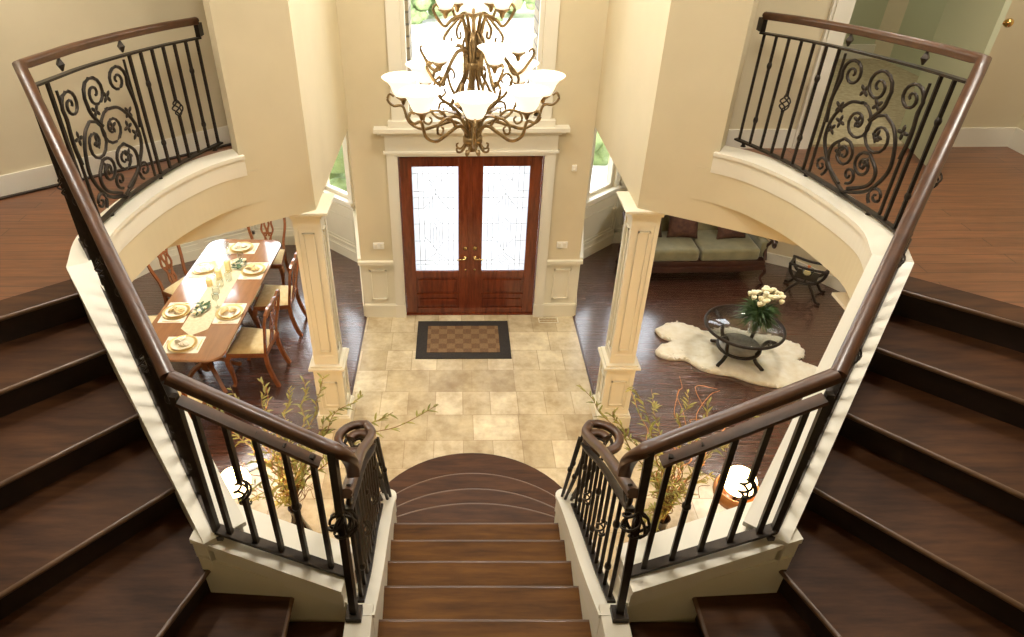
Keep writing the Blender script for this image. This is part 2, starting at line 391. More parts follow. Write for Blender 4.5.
# door casing with entablature
m = MB()
for s in (-1,1):
    x0,x1 = sorted((s*.785,s*.90)); m.box(x0,x1,YF-.03,YF+.02,0,2.10); m.box(x0+.02,x1-.02,YF-.038,YF,.18,2.10); m.box(x0-.005,x1+.005,YF-.04,YF,0,.18)
m.box(-.90,.90,YF-.035,YF,2.07,2.10); m.box(-.93,.93,YF-.05,YF,2.10,2.125)
m.box(-.91,.91,YF-.03,YF,2.125,2.30); m.box(-.94,.94,YF-.055,YF,2.30,2.325); m.box(-.975,.975,YF-.09,YF,2.325,2.35); m.box(-1.01,1.01,YF-.12,YF,2.35,2.39)
st(m, 'trim_3', WHITE)
# tall window above the door
window_unit((-.69,YF),(.69,YF),(0.0,1.38,2.47,4.72),1,(1,1),.13,False)
st(MB().box(-.86,.86,YF-.07,YF+.06,2.39,2.455), 'trim_4', WHITE)

# ------------------------------------------------------------------ double door
def make_front_door():
    root = empty('door_1', (0,YF+.05,0), kind='structure')
    m = MB(); m.box(-.80,-.775,-.03,.09,0,2.07); m.box(.775,.80,-.03,.09,0,2.07); m.box(-.8,.8,-.03,.09,2.045,2.07); m.box(-.8,.8,-.04,.1,-.0,.018)
    m.build('door_frame', DOORWOOD, root)
    m = MB(); m.box(-.022,.022,-.032,-.018,.02,2.04,.003); m.box(-.02,.02,.0,.04,.02,2.045); m.build('astragal', DOORWOOD, root)
    for s in (-1,1):
        x0,x1 = sorted((s*.006, s*.772))
        m = MB(); t0,t1 = -.02,.03
        m.box(x0,x0+.13,t0,t1,.02,2.04,.004); m.box(x1-.13,x1,t0,t1,.02,2.04,.004)
        m.box(x0+.13,x1-.13,t0,t1,1.93,2.04,.004); m.box(x0+.13,x1-.13,t0,t1,.53,.62,.004); m.box(x0+.13,x1-.13,t0,t1,.25,.30,.004); m.box(x0+.13,x1-.13,t0,t1,.02,.10,.004)
        leaf = m.build('door_leaf', DOORWOOD, root)
        m = MB(); m.box(x0+.13,x1-.13,-.004,.02,.30,.53); m.bbox((x0+x1)/2,-.008,.415,x1-x0-.30,.02,.17,.009)
        m.box(x0+.13,x1-.13,-.004,.02,.10,.25); m.bbox((x0+x1)/2,-.008,.175,x1-x0-.30,.02,.10,.009)
        m.build('raised_panel', DOORWOOD, leaf)
        g = MB(); g.box(x0+.125,x1-.125,.0,.012,.615,1.935); g.build('leaded_glass', FROST, leaf)
        # lead pattern
        a0,a1,b0,b1 = x0+.135,x1-.135,.63,1.92; w = a1-a0; h = b1-b0; cx = (a0+a1)/2
        m = MB()
        def ln(p, q, r=.003):
            A = V((cx+p[0]*w/2,-.002,b0+p[1]*h)); B = V((cx+q[0]*w/2,-.002,b0+q[1]*h)); m.tube([A,B], r, 4)
        for t in (-.78,-.55,.55,.78): ln((t,0),(t,1))
        for y in (.06,.10,.47,.72,.94): ln((-1,y),(-.28,y)); ln((.28,y),(1,y))
        for y in (.30,.62,.78): ln((-1,y),(-.55,y)); ln((.55,y),(1,y))
        for k in (-.28,.28): ln((k,.28),(k,.68)); ln((k,.86),(k,1)); ln((k,0),(k,.05))
        for k in (-.14,.14): ln((k,.24),(k,.44)); ln((k,.52),(k,.74))
        ln((0,.20),(0,.44)); ln((0,.52),(0,.80))
        for (cy,ry,rx) in ((.48,.045,.22),(.48,.022,.11),(.10,.05,.26),(.10,.025,.13),(.88,.05,.26),(.88,.025,.13)):
            for q in range(4):
                A = [(rx,0),(0,ry),(-rx,0),(0,-ry)]; p1 = A[q]; p2 = A[(q+1)%4]; ln((p1[0],cy+p1[1]),(p2[0],cy+p2[1]))
        for sg in (-1,1):
            ln((sg*.28,.28),(0,.20)); ln((sg*.55,.34),(sg*.28,.28)); ln((sg*.28,.68),(0,.76)); ln((sg*.55,.62),(sg*.28,.68)); ln((sg*.28,.86),(0,.79)); ln((sg*.55,.10),(0,.18))
        m.build('lead_lines', LEAD, leaf)
        m = MB(); hx = s*.055
        m.lathe([(0,-.001),(.024,0),(.026,.006),(.016,.012),(.008,.02),(.008,.035),(0,.036)],(0,0,0),14); m.xf(Matrix.Translation((hx,-.02,.80)) @ Matrix.Rotation(PI/2,4,'X'))
        m.tube([(hx,-.055,.80),(hx+s*.03,-.06,.80),(hx+s*.10,-.06,.797)],.007,6)
        m.build('door_lever', BRASS, leaf)
        m = MB().lathe([(0,-.001),(.024,0),(.026,.008),(.014,.016),(0,.018)],(0,0,0),14); m.xf(Matrix.Translation((hx,-.02,.93)) @ Matrix.Rotation(PI/2,4,'X')); m.build('deadbolt', BRASS, leaf)
        m = MB().lathe([(0,-.001),(.012,0),(.012,.005),(0,.006)],(0,0,0),10); m.xf(Matrix.Translation((hx,-.02,.64)) @ Matrix.Rotation(PI/2,4,'X')); m.build('keyhole_plate', BRASS, leaf)
make_front_door()

# ------------------------------------------------------------------ upper structure (walls over the void, headers, slabs)
for s, nm in SIDES:
    # beam wall above foyer side opening, and the slanted wall/header
    st(MB().ribbon([mir(p,s) for p in [(1.28,YF),(1.28,4.87)]], HB, CEILZ, 0, s*.17 if True else 0), 'wall_%s_beam' % nm, WALL)
    st(MB().ribbon([mir(p,s) for p in [(1.28,4.87),(1.72,4.60)]], HB, CEILZ, 0, s*.17), 'wall_%s_diagonal' % nm, WALL)
    st(MB().ribbon([mir(p,s) for p in [(1.72,4.60),(2.15,4.32),(2.65,3.95)]], HB, 2.56, 0, s*.17), 'wall_%s_header' % nm, WALL)
    # floor slab of upper hall
    C = [mir((p[0]+.02,p[1]),s) for p in ICURVE]
    out = [mir(p,s) for p in [(2.24,3.14),(3.04,2.51),(4.85,1.1),(4.85,7.3),(4.4,7.98),(3.15,8.72),(2.12,8.72),(1.5,8.15),(1.40,YF),(1.40,4.95),(1.62,4.80)]]
    st(MB().prism(C+out, 2.56, 2.70), 'ceiling_'+nm, CEIL)
    C2 = [mir((p[0]+.10,p[1]),s) for p in ICURVE]
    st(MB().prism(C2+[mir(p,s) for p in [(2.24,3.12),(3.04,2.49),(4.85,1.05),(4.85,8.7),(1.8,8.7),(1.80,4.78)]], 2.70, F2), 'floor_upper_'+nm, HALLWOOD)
    # fascia under the curb
    pth = [mir(p[:2],s) for p in ICURVE]
    st(MB().ribbon(pth, 2.545, 2.80, -s*.002, s*.05), 'trim_%d' % (5+(s>0)), WALL)
# upper hall walls
HL = [(-4.85,3.07),(-1.86,5.44)]
st(MB().ribbon(HL, F2, CEILZ, 0, .14), 'wall_upper_left', WALL)
d = (V(HL[1])-V(HL[0])).normalized()
st(MB().ribbon(HL, F2, F2+.15, 0, -.018), 'baseboard_upper_left', WHITE)
st(MB().ribbon([(-4.85,3.05),(-1.9,5.38)], F2, F2+.012, 0, -.03), 'trim_7', RISER)
st(MB().ribbon([(-1.86,5.44),(-1.45,5.44)], F2, CEILZ, 0, .14), 'wall_upper_left_return', WALL)
YR = 5.14
m = MB(); m.box(1.45,2.62,YR,YR+.14,F2,CEILZ); m.box(3.44,4.24,YR,YR+.14,F2,CEILZ); m.box(2.62,3.44,YR,YR+.14,4.85,CEILZ)
st(m, 'wall_upper_right', WALL)
st(MB().box(4.20,4.34,.5,YR,F2,CEILZ), 'wall_upper_right_side', WALL)
m = MB(); m.box(1.45,2.49,YR-.018,YR,F2,F2+.15); m.box(3.62,4.20,YR-.018,YR,F2,F2+.15); st(m, 'baseboard_upper_right', WHITE)
st(MB().box(4.182,4.20,.5,YR-.018,F2,F2+.15), 'baseboard_upper_right_side', WHITE)
m = MB()
for x0,x1 in ((2.49,2.64),(3.44,3.62)): m.box(x0,x1,YR-.03,YR+.17,F2,4.9); m.box(x0+.02,x1-.04,YR-.042,YR,F2,4.9)
m.box(2.49,3.62,YR-.03,YR+.17,4.82,4.95); st(m, 'trim_8', WHITE)
# bedroom beyond
st(MB().box(2.2,4.6,YR+.0,7.85,F2,F2+.022), 'floor_bedroom', CARPET)
st(MB().box(1.9,4.8,7.85,7.95,F2,CEILZ), 'wall_bedroom', GREEN)
st(MB().box(4.6,4.7,YR+.14,7.85,F2,CEILZ), 'wall_bedroom_right', GREEN)
st(MB().box(2.1,2.2,YR+.14,7.85,F2,CEILZ), 'wall_bedroom_left', GREEN)
st(MB().box(2.2,4.6,7.83,7.85,F2+.02,F2+.17), 'baseboard_bedroom', WHITE)
# bedroom door leaf, swung into the room
root = empty('door_2', (3.44,YR+.16,F2+.02), rad(78), kind='structure')
m = MB(); m.box(-.80,0,0,.035,.01,2.03)
for z0,z1 in ((.2,.85),(1.0,1.85)):
    m.box(-.68,-.12,-.008,0,z0,z1,.003)
m.build('door_leaf', GREEN, root)
m = MB(); m.tube([(-.73,-.05,1.0),(-.73,0,1.0)],.01,8); m.ball((-.73,-.065,1.0),.028); m.build('door_knob', BRASS, root)
m = MB(); m.box(-.015,.012,-.012,.0,1.55,1.65); m.box(-.015,.012,-.012,0,.3,.4); m.build('door_hinge', BRASS, root)

# ------------------------------------------------------------------ columns
for cx_, cy_, lab_ in ((-1.375,5.0,'cream panelled square column at the dining room edge, left of the tiled foyer'),(1.375,5.0,'cream panelled square column at the living room edge, right of the tiled foyer'),
    (-2.43,3.42,'cream square column under the curved gallery at left, only its capital showing'),(2.43,3.42,'cream square column under the curved gallery at right, only its capital showing')):
    root = empty('column', (cx_,cy_,0), 0, lab_, 'column')
    def sq(m, h, z0, z1, b=0): m.box(-h,h,-h,h,z0,z1,b)
    m = MB(); w = .115
    sq(m,w-.010,.78,2.30)
    for x in (-1,1):
        for y in (-1,1):
            m.box(min(x*w,x*(w-.035)),max(x*w,x*(w-.035)),min(y*w,y*(w-.035)),max(y*w,y*(w-.035)),.78,2.30)
    sq(m,w-.0005,.781,.88); sq(m,w-.0005,2.2,2.299)
    for k in range(4):
        q = MB(); q.box(-.05,-.038,-w-.004,-w+.012,.93,2.15); q.box(.038,.05,-w-.004,-w+.012,.93,2.15); q.box(-.05,.05,-w-.004,-w+.012,.93,.942); q.box(-.05,.05,-w-.004,-w+.012,2.138,2.15)
        q.xf(Matrix.Rotation(k*PI/2,4,'Z')); m.add(q.v,q.f)
    m.build('shaft', TRIM, root)
    m = MB(); w2 = .135
    sq(m,w2-.01,.0,.74)
    for x in (-1,1):
        for y in (-1,1): m.box(min(x*w2,x*(w2-.04)),max(x*w2,x*(w2-.04)),min(y*w2,y*(w2-.04)),max(y*w2,y*(w2-.04)),0,.74)
    sq(m,w2-.0006,.62,.739); sq(m,w2-.0006,.1,.24); sq(m,w2+.03,0,.15,.006); sq(m,w2+.02,.15,.17,.004); sq(m,w2+.035,.74,.765,.005); sq(m,w2+.015,.765,.785,.004)
    for k in range(4):
        q = MB(); q.box(-.07,-.058,-w2-.002,-w2+.012,.28,.58); q.box(.058,.07,-w2-.002,-w2+.012,.28,.58); q.box(-.07,.07,-w2-.002,-w2+.012,.28,.292); q.box(-.07,.07,-w2-.002,-w2+.012,.568,.58)
        q.xf(Matrix.Rotation(k*PI/2,4,'Z')); m.add(q.v,q.f)
    m.build('pedestal', TRIM, root)
    m = MB(); sq(m,.13,2.285,2.305,.004); 
    prof = [(.125,2.30),(.14,2.315),(.165,2.335),(.185,2.35)]
    for (a,za),(b,zb) in zip(prof,prof[1:]):
        vs = [(x*a,y*a,za) for x,y in ((-1,-1),(1,-1),(1,1),(-1,1))]+[(x*b,y*b,zb) for x,y in ((-1,-1),(1,-1),(1,1),(-1,1))]
        m.add(vs,[(0,1,5,4),(1,2,6,5),(2,3,7,6),(3,0,4,7),(3,2,1,0),(4,5,6,7)])
    sq(m,.195,2.35,HB,.003)
    m.build('capital', TRIM, root)

# ------------------------------------------------------------------ staircases
NOS = [((2.205,3.07),(.793,-.609)),((2.005,2.78),(.75,-.66)),((1.78,2.46),(.70,-.71)),((1.55,2.12),(.68,-.735)),((1.31,1.80),(.34,-.94)),((.95,1.80),(0,-1))]
W = 1.35
def stair_side(s, nm):
    root = empty('staircase', (s*1.6,1.6,0), 0, 'dark wooden stair flight rising to the %s upper hall' % nm, 'staircase', kind='structure')
    inv = Matrix.Translation((-s*1.6,-1.6,0))
    dirs = [V((n[1][0]*s,n[1][1])).normalized() for n in NOS]; pts = [tuple(V(mir(n[0],s))-d*(.09 if i < 4 else .04 if i == 4 else 0)) for i, (n, d) in enumerate(zip(NOS, dirs))]
    for i in range(len(NOS)):
        z = F2-RISE*i
        A = V(pts[i]); D = dirs[i]; B = A+D*(W if i < 5 else .9)
        # nosing board / riser under this nosing edge
        m = MB(); perp = V((-D.y,D.x)); 
        back = perp if perp.dot(V((s*.55,.8)))>0 else -perp
        if i == 5: back = V((s,0))
        if i == 4: back = V((s*.94,.34))
        m.prism([tuple(A+back*.005-D*.0), tuple(B+back*.005), tuple(B+back*.025), tuple(A+back*.025)], z-RISE-.01, z-.026)
        m.xf(inv).build('riser', RISER, root)
        # tread i spans from its nosing to the nosing above (i-1)
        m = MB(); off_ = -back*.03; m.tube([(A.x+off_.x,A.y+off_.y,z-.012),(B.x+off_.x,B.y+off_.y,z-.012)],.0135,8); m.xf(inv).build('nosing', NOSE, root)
        if i >= 1:
            A0 = V(pts[i-1]); B0 = A0+dirs[i-1]*W
            if i == 5: poly = [tuple(A-back*.03), tuple(B-back*.03), tuple(V((s*1.6,.9))), tuple(V(pts[4])+dirs[4]*.95+V((s*.03,0))), tuple(V(pts[4])+V((s*.03,0)))]
            else:
                k0 = -dirs[i]*.0
                poly = [tuple(A-back*.03), tuple(B-back*.03), tuple(B0+V((s*.02,.02))), tuple(A0+V((s*.02,.02)))]
                if i == 4: poly = [tuple(A-back*.03), tuple(B-back*.03), tuple(B0+V((s*.0,-.25))), tuple(B0+V((s*.02,.02))), tuple(A0+V((s*.02,.02)))]
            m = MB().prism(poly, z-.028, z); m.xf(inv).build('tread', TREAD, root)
        else:
            poly = [tuple(A-back*.03), tuple(B-back*.03), tuple(B+back*.14), tuple(A+back*.14)]
            m = MB().prism(poly, z-.028, z+.003); m.xf(inv).build('landing_nosing', TREAD, root)
for s, nm in SIDES: stair_side(s, nm)
# landing
root = empty('landing', (0,.8,0), 0, kind='structure')
m = MB(); m.box(-1.0,1.0,-1.4,.70,1.65,1.725); m.box(-1.0,-.56,.70,.97,1.65,1.725); m.box(.56,1.0,.70,.97,1.65,1.725)
m.build('landing_floor', TREAD, root)
st(MB().box(-1.7,-.98,-1.4,1.0,0,1.7), 'wall_landing_left', WALL); st(MB().box(.98,1.7,-1.4,1.0,0,1.7), 'wall_landing_right', WALL)
# central flight
root = empty('staircase', (-.03,2.5,0), 0, 'central dark wooden staircase with curved bottom steps on the tile', 'staircase', kind='structure')
ys = {5:3.01,6:2.74,7:2.46,8:2.18,9:1.88,10:1.55}
for k in range(5,11):
    z = RISE*k; y1 = ys[k]; y0 = ys.get(k+1,1.2)-.02
    if k == 10: y0 = 1.50
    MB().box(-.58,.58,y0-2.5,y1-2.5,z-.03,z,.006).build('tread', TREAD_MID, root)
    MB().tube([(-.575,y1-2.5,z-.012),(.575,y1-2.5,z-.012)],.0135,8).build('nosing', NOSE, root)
    MB().box(-.58,.58,y1-.03-2.5,y1-.012-2.5,z-RISE,z-.03).build('riser', RISER, root)
def arc(cy, R, xl, n=28):
    a0 = math.asin(min(1,xl/R)); return [(R*math.sin(-a0+2*a0*i/n), cy+R*math.cos(-a0+2*a0*i/n)) for i in range(n+1)]
specs = {1:(3.41,.93,.915,3.50),2:(2.92,1.02,.74,3.3),3:(2.52,1.10,.64,3.1),4:(1.93,1.40,.60,2.9)}
for k,(cy,R,xl,yb) in specs.items():
    z = RISE*k; A = arc(cy,R,xl); 
    poly = A+[(A[-1][0],2.3),(A[0][0],2.3)]
    if k == 1: poly = arc(3.41,.93,.929)+[(.93,3.0),(-.93,3.0)]
    MB().prism([(x,y-2.5) for x,y in poly], z-.03, z).build('tread', TREAD, root)
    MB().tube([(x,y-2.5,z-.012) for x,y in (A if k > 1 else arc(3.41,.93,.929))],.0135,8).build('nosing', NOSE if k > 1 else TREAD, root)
    A2 = arc(cy,R-.025,xl-.02 if k>1 else .9)
    MB().prism([(x,y-2.5) for x,y in A2+[(A2[-1][0],2.9),(A2[0][0],2.9)]], z-RISE+.001, z-.03).build('riser', RISER, root)

# ------------------------------------------------------------------ curbs (white stringers carrying the railings)
GN = (.63,1.86); GC = (1.205,1.862)     # guard newel and guard corner (curb centre)
for s, nm in SIDES:
    m = MB()
    C = [mir(p[:2],s) for p in ICURVE if p[0] > 1.69 or p[1] < 4]
    e = mir(ICURVE[-1][:2],s); fe = mir((1.12,1.90),s); flight = [e, fe]; CF = C+[fe]; n_ = len(C)
    zz = lambda z, zf: [z]*n_+[zf]
    m.ribbon(CF, zz(2.80,2.11), zz(2.925,2.255), -s*.012, s*.155); m.ribbon(CF, zz(2.906,2.236), zz(2.931,2.262), -s*.03, s*.16)
    m.ribbon(C, 2.775, 2.802, -s*.009, s*.048)
    m.ribbon(C, 2.74, 2.90, s*.10, s*.152)
    m.ribbon([mir(p,s) for p in [(1.66,4.66),(1.85,4.98)]], 2.801, 2.929, 0, -s*.02)
    m.ribbon(flight, [2.60,1.86], [2.92,2.25], .0, s*.055)
    m.ribbon(flight, [2.60,1.90], [2.90,2.23], s*.11, s*.15)
    st(m, 'trim_%d' % (9+(s>0)), WHITE)
    # stringer plaster below
    st(MB().ribbon(flight, [2.45,1.70], [2.90,2.22], s*.05, s*.147), 'trim_%d' % (11+(s>0)), TRIM)
    # landing guard curb
    m = MB(); g = [mir((1.30,1.93),s), (cen(.665,s),1.865)]
    m.ribbon(g, [2.14,1.86], [2.265,1.98], -s*.12*1, s*.105); m.ribbon(g, [2.125,1.845], [2.15,1.87], -s*.105, s*.09)
    m.ribbon(g, [2.245,1.96], [2.275,1.99], -s*.13, s*.115)
    st(m, 'trim_%d' % (13+(s>0)), WHITE)
    m = MB(); m.ribbon([mir((1.29,1.90),s), (cen(.66,s),1.86)], [1.2,1.2], [2.16,1.88], -s*.09, s*.09); st(m, 'wall_guard_%s' % nm, TRIM)
    # central curb
    P = bez([(.575,1.72,0),(.585,2.1,0),(.61,2.6,0),(.625,2.95,0),(.625,3.14,0)],6); P = [(cen(p[0]+.02,s),p[1]) for p in P]
    zt = [1.86-(abs(p[1])-1.72)*.605 for p in P]
    m = MB(); m.ribbon(P, [z-.16 for z in zt], [z-.004 for z in zt], -s*.052, s*.052); m.ribbon(P, [z-.02 for z in zt], [z+.003 for z in zt], -s*.06, s*.06)
    m.lathe([(.06,-.02),(.06,.0035)],(P[-1][0],P[-1][1],zt[-1]),18); m.lathe([(.052,-.16),(.052,-.006)],(P[-1][0],P[-1][1],zt[-1]),18)
    st(m, 'trim_%d' % (15+(s>0)), WHITE)
    m = MB(); m.ribbon(P, 0, [z-.15 for z in zt], -s*.046, s*.046); m.lathe([(.046,-.9),(.046,-.17)],(P[-1][0],P[-1][1],zt[-1]),14); st(m, 'wall_stringer_%s' % nm, TRIM)
    m = MB(); m.box(min(cen(.545,s),cen(.665,s)),max(cen(.545,s),cen(.665,s)),1.58,1.78,1.60,1.86,.006); st(m, 'trim_%d' % (17+(s>0)), WHITE)
    # wall closing the space beneath the side flight
    st(MB().ribbon([mir((1.34,1.70),s), mir((2.35,2.95),s), mir((4.85,2.95),s)], 0, [1.6,2.5,2.56], 0, -s*.1), 'wall_under_flight_'+nm, WALL)

# ------------------------------------------------------------------ railings
RAILPROF = [(.80*x,.80*y) for x,y in [(-.030,-.026),(.030,-.026),(.034,-.018),(.028,-.008),(.036,.004),(.034,.016),(.022,.026),(0,.031),(-.022,.026),(-.034,.016),(-.036,.004),(-.028,-.008),(-.034,-.018)]]
BARPROF = [(-.019,-.006),(.019,-.006),(.019,.006),(-.019,.006)]
def sqbar(m, p, q, w=.0075):
    a = V(p); b = V(q); m.sweep([a,b],[(-w,-w),(w,-w),(w,w),(-w,w)],False,(.2,1,0))
def knuckle(m, c, r=.017): m.lathe([(.006,-.026),(.013,-.018),(r,-.005),(r,.005),(.013,.018),(.006,.026)],c,8)
def basket(m, c, r=.030, h=.055):
    for k in range(4):
        pts = []
        for i in range(13):
            t = i/12; a = k*PI/2+t*PI*1.3; rr = r*math.sin(PI*t)+.004
            pts.append((c[0]+rr*math.cos(a), c[1]+rr*math.sin(a), c[2]-h+2*h*t))
        m.tube(pts,.0052,5)
    m.ball((c[0],c[1],c[2]-h),.013,8,5); m.ball((c[0],c[1],c[2]+h),.013,8,5)
def baluster(parent, base, top, style, w=.0085):
    m = MB(); x,y,z0 = base; z1 = top; h = z1-z0
    sqbar(m,(x,y,z0),(x,y,z1),w)
    if style == 'knuckle2': knuckle(m,(x,y,z0+h*.24)); knuckle(m,(x,y,z0+h*.74))
    if style == 'knuckle1': knuckle(m,(x,y,z0+h*.5),.020)
    if style == 'basket':
        m = MB(); c = (x,y,z0+h*.47); sqbar(m,(x,y,z0),(x,y,c[2]-.055),w); sqbar(m,(x,y,c[2]+.055),(x,y,z1),w); basket(m,c)
    m.build('baluster', IRON, parent)
def at_len(path, d):
    acc = 0
    for a,b in zip(path,path[1:]):
        L = (V(b)-V(a)).length
        if acc+L >= d: return V(a).lerp(V(b),(d-acc)/L)
        acc += L
    return V(path[-1])
def plen(path): return sum((V(b)-V(a)).length for a,b in zip(path,path[1:]))
def spiral(cx, cz, r, turns, a0, d, r1=.1, n=None):
    n = n or int(10*turns)+6; out = []
    for i in range(n+1):
        t = i/n; rr = r*(1-(1-r1)*t); a = a0+d*2*PI*turns*t; out.append((cx+rr*math.cos(a), cz+rr*math.sin(a)))
    return out
def scroll_panel(parent, path, d0, w, h, zfn, flip=False):
    """wrought scrollwork mapped on the rail curve. (u,v) in 0..1"""
    def M3(u, v):
        u = 1-u if flip else u
        p = at_len(path, d0+u*w); return (p.x,p.y,zfn(d0+u*w)+v*h)
    A = w/h
    def circ(u, v, r, turns, a0, d, r1=.12):
        return [(u+(x-u)/1, z) for x,z in [(u+(a-u)/A, b) for a,b in spiral(u, v, r, turns, a0, d, r1)]]
    def B2(pts, n=7): return [(p.x,p.y) for p in bez([(a,b,0) for a,b in pts],n)]
    strokes = []
    strokes.append(B2([(.50,.02),(.30,.10),(.10,.30),(.10,.50),(.24,.66),(.42,.70)])+circ(.40,.55,.15,1.6,rad(95),-1))
    strokes.append(B2([(.50,.02),(.75,.12),(.90,.32),(.88,.50),(.80,.62),(.68,.68)])+circ(.68,.52,.16,1.6,rad(92),1))
    strokes.append(B2([(.42,.06),(.22,.16),(.20,.30),(.32,.40)])+circ(.36,.29,.11,1.7,rad(100),-1))
    strokes.append(B2([(.54,.06),(.74,.16),(.78,.28),(.66,.38)])+circ(.62,.28,.10,1.7,rad(80),1))
    strokes.append(B2([(.04,.45),(.02,.62),(.06,.80)])+circ(.17,.86,.11,1.6,rad(180),-1))
    strokes.append(B2([(.97,.45),(.99,.62),(.97,.78)])+circ(.86,.85,.11,1.6,rad(0),1))
    strokes.append(B2([(.52,.60),(.62,.72),(.64,.80)])+circ(.50,.84,.13,1.7,rad(0),1))
    strokes.append(circ(.50,.16,.07,1.3,rad(-90),1)); strokes.append(B2([(.02,.02),(.02,.5),(.02,.98)])); strokes.append(B2([(.98,.02),(.98,.5),(.98,.98)]))
    strokes.append(circ(.14,.12,.08,1.4,rad(-60),1)); strokes.append(circ(.87,.12,.08,1.4,rad(240),-1))
    for k, stx in enumerate(strokes):
        m = MB(); m.tube([M3(u,v) for u,v in stx], .0125 if k<7 else .0105, 5, .008); m.build('scroll', IRON, parent)
    for (u,v) in ((.14,.60),(.12,.42),(.20,.50),(.40,.56),(.66,.52),(.55,.72),(.36,.78),(.30,.30),(.64,.30),(.90,.62)):
        m = MB(); c = V(M3(u,v))
        t = (at_len(path,d0+u*w+.02)-at_len(path,d0+u*w-.02)).normalized()
        for k in range(4):
            a = k*PI/2+u*7; dirv = t*math.cos(a)+V((0,0,1))*math.sin(a); nrm = t.cross(V((0,0,1)))
            R = Matrix((dirv, nrm, dirv.cross(nrm))).transposed()
            m.ball(c+dirv*.02,.024,7,5,(1,.25,.5),R)
        m.build('iron_leaf', IRON, parent)

def build_railing(s, nm):
    # ---- upper gallery + side flight
    root = empty('stair_railing', (s*1.9,3.3,0), 0, 'iron and wood railing curving from the %s upper hall down to the central stair' % nm, 'railing')
    inv = V((s*1.9,3.3,0))
    cor = (2.275,3.22) if s > 0 else (2.235,3.28)
    base = [V(mir((p[0],p[1],2.955),s)) for p in bez([(1.90,4.80,0),(2.03,4.50,0),(2.14,4.15,0),(2.21,3.80,0),(cor[0]-.012,cor[1]+.27,0),(cor[0],cor[1],0)],8)]
    gx, gy = GC
    fl = []
    A = base[-1]; B = V((s*gx,gy,2.272))
    for i in range(1,13): q_ = A.lerp(B,i/12); q_.z = min(2.955, 2.955-(2.955-2.272)*(i/12-.10)/.90); fl.append(q_)
    full = base+fl
    Lb = plen(base)
    off = -inv
    def shift(P, dz=0): return [p+off+V((0,0,dz)) for p in P]
    def H(i):   # handrail height over the bar
        return .885
    # handrail: gallery level, easing into slope
    rail = bez([tuple(p+V((s*f,0,.865))) for p, f in zip(full[::4]+[full[-1]], [0,.0,.01,.01,.02,.02,.02,.03,.03,.02,.01,.0,.0,.0,.0])],5)
    rail = bez([mir(q,s) for q in [(1.90,4.80,3.795),(2.03,4.50,3.815),(2.14,4.15,3.835),(2.21,3.80,3.855),(cor[0]-.012,cor[1]+.27,3.87),(cor[0],cor[1],3.885)]],6)
    ra = rail[-1].copy(); rb = V((s*gx,gy,3.14)); rail += [ra.lerp(rb,i/14) for i in range(1,15)]
    guard_end = V((s*.66,1.83,2.90))
    m = MB(); m.sweep(shift(rail), RAILPROF); m.build('handrail', HANDRAIL, root)
    m = MB(); p0 = rail[0]+off; m.box(p0.x-.015,p0.x+.015,p0.y-.02,p0.y+.06,p0.z-.10,p0.z-.02); m.build('wall_bracket', IRON, root)
    m = MB(); m.sweep([r+off+V((0,0,-.108)) for r in rail], BARPROF, False); m.build('top_bar', IRON, root)
    m = MB(); m.sweep(shift(full), BARPROF, False); m.build('bottom_bar', IRON, root)
    # spacers between handrail and bar
    Lr = plen(rail)
    for dd in (Lr*.20, Lr*.36, Lr*.55, Lr*.75):
        p = at_len(rail,dd)+off; m = MB(); m.lathe([(.006,-.092),(.020,-.066),(.024,-.058),(.020,-.05),(.006,-.024)],p,4,False); m.build('spacer', IRON, root)
    for dd in (.08, Lb*.42, Lb*.78, Lb+.2, Lb+.7, Lb+1.2):
        p = at_len(full,dd)+off; m = MB(); m.lathe([(.020,-.032),(.012,-.02),(.016,-.008),(.010,0)],p,8); m.build('foot', IRON, root)
    fullo = shift(full); railo = shift(rail)
    def topz(p):
        q = min(railo, key=lambda r:(r.x-p.x)**2+(r.y-p.y)**2); 
        # interpolate height along the rail by plan distance
        best = None
        for a,b in zip(railo,railo[1:]):
            ab = V((b.x-a.x,b.y-a.y)); t = max(0,min(1,(V((p.x-a.x,p.y-a.y)).dot(ab))/max(1e-9,ab.length_squared)))
            dd = (V((a.x,a.y)).lerp(V((b.x,b.y)),t)-V((p.x,p.y))).length
            if best is None or dd < best[0]: best = (dd, a.z+(b.z-a.z)*t)
        return best[1]-.11
    styles = ['plain','knuckle2','plain','basket','plain','knuckle2','plain']
    dd = .03
    for k, sty in enumerate(styles):
        p = at_len(fullo,dd); baluster(root,(p.x,p.y,p.z),topz(p),sty); dd += .103
    w1 = .68
    scroll_panel(root, fullo, dd-.06, w1, .765, lambda q: at_len(fullo,q).z, False)
    dd += w1-.02
    L = plen(fullo); k = 0
    cyc = ['plain','knuckle2','plain','basket','plain','knuckle2']
    # a second scroll panel on the sloping part sits between plain balusters
    while dd < L-.10:
        p = at_len(fullo,dd); baluster(root,(p.x,p.y,p.z),topz(p),cyc[k%6]); k += 1; dd += .098
    # corner post
    p = at_len(fullo,L); m = MB(); sqbar(m,(p.x,p.y,p.z-.03),(p.x,p.y,topz(p)+.02),.013); m.box(p.x-.028,p.x+.028,p.y-.028,p.y+.028,p.z-.035,p.z-.01); m.build('corner_post', IRON, root)
    # ---- guard over the landing and the central flight
    inv = root.location.copy()
    c0 = V((s*gx,gy,3.14)); n0 = V((cen(.70,s),1.84,2.83))
    goose = bez([tuple(c0), tuple(c0.lerp(n0,.5)+V((0,0,.0))), tuple(n0), (cen(.615,s),1.83,2.79), (cen(.585,s),1.87,2.70), (cen(.59,s),1.91,2.58)],7)
    m = MB(); m.sweep([p-inv for p in goose], RAILPROF); m.build('handrail', HANDRAIL, root)
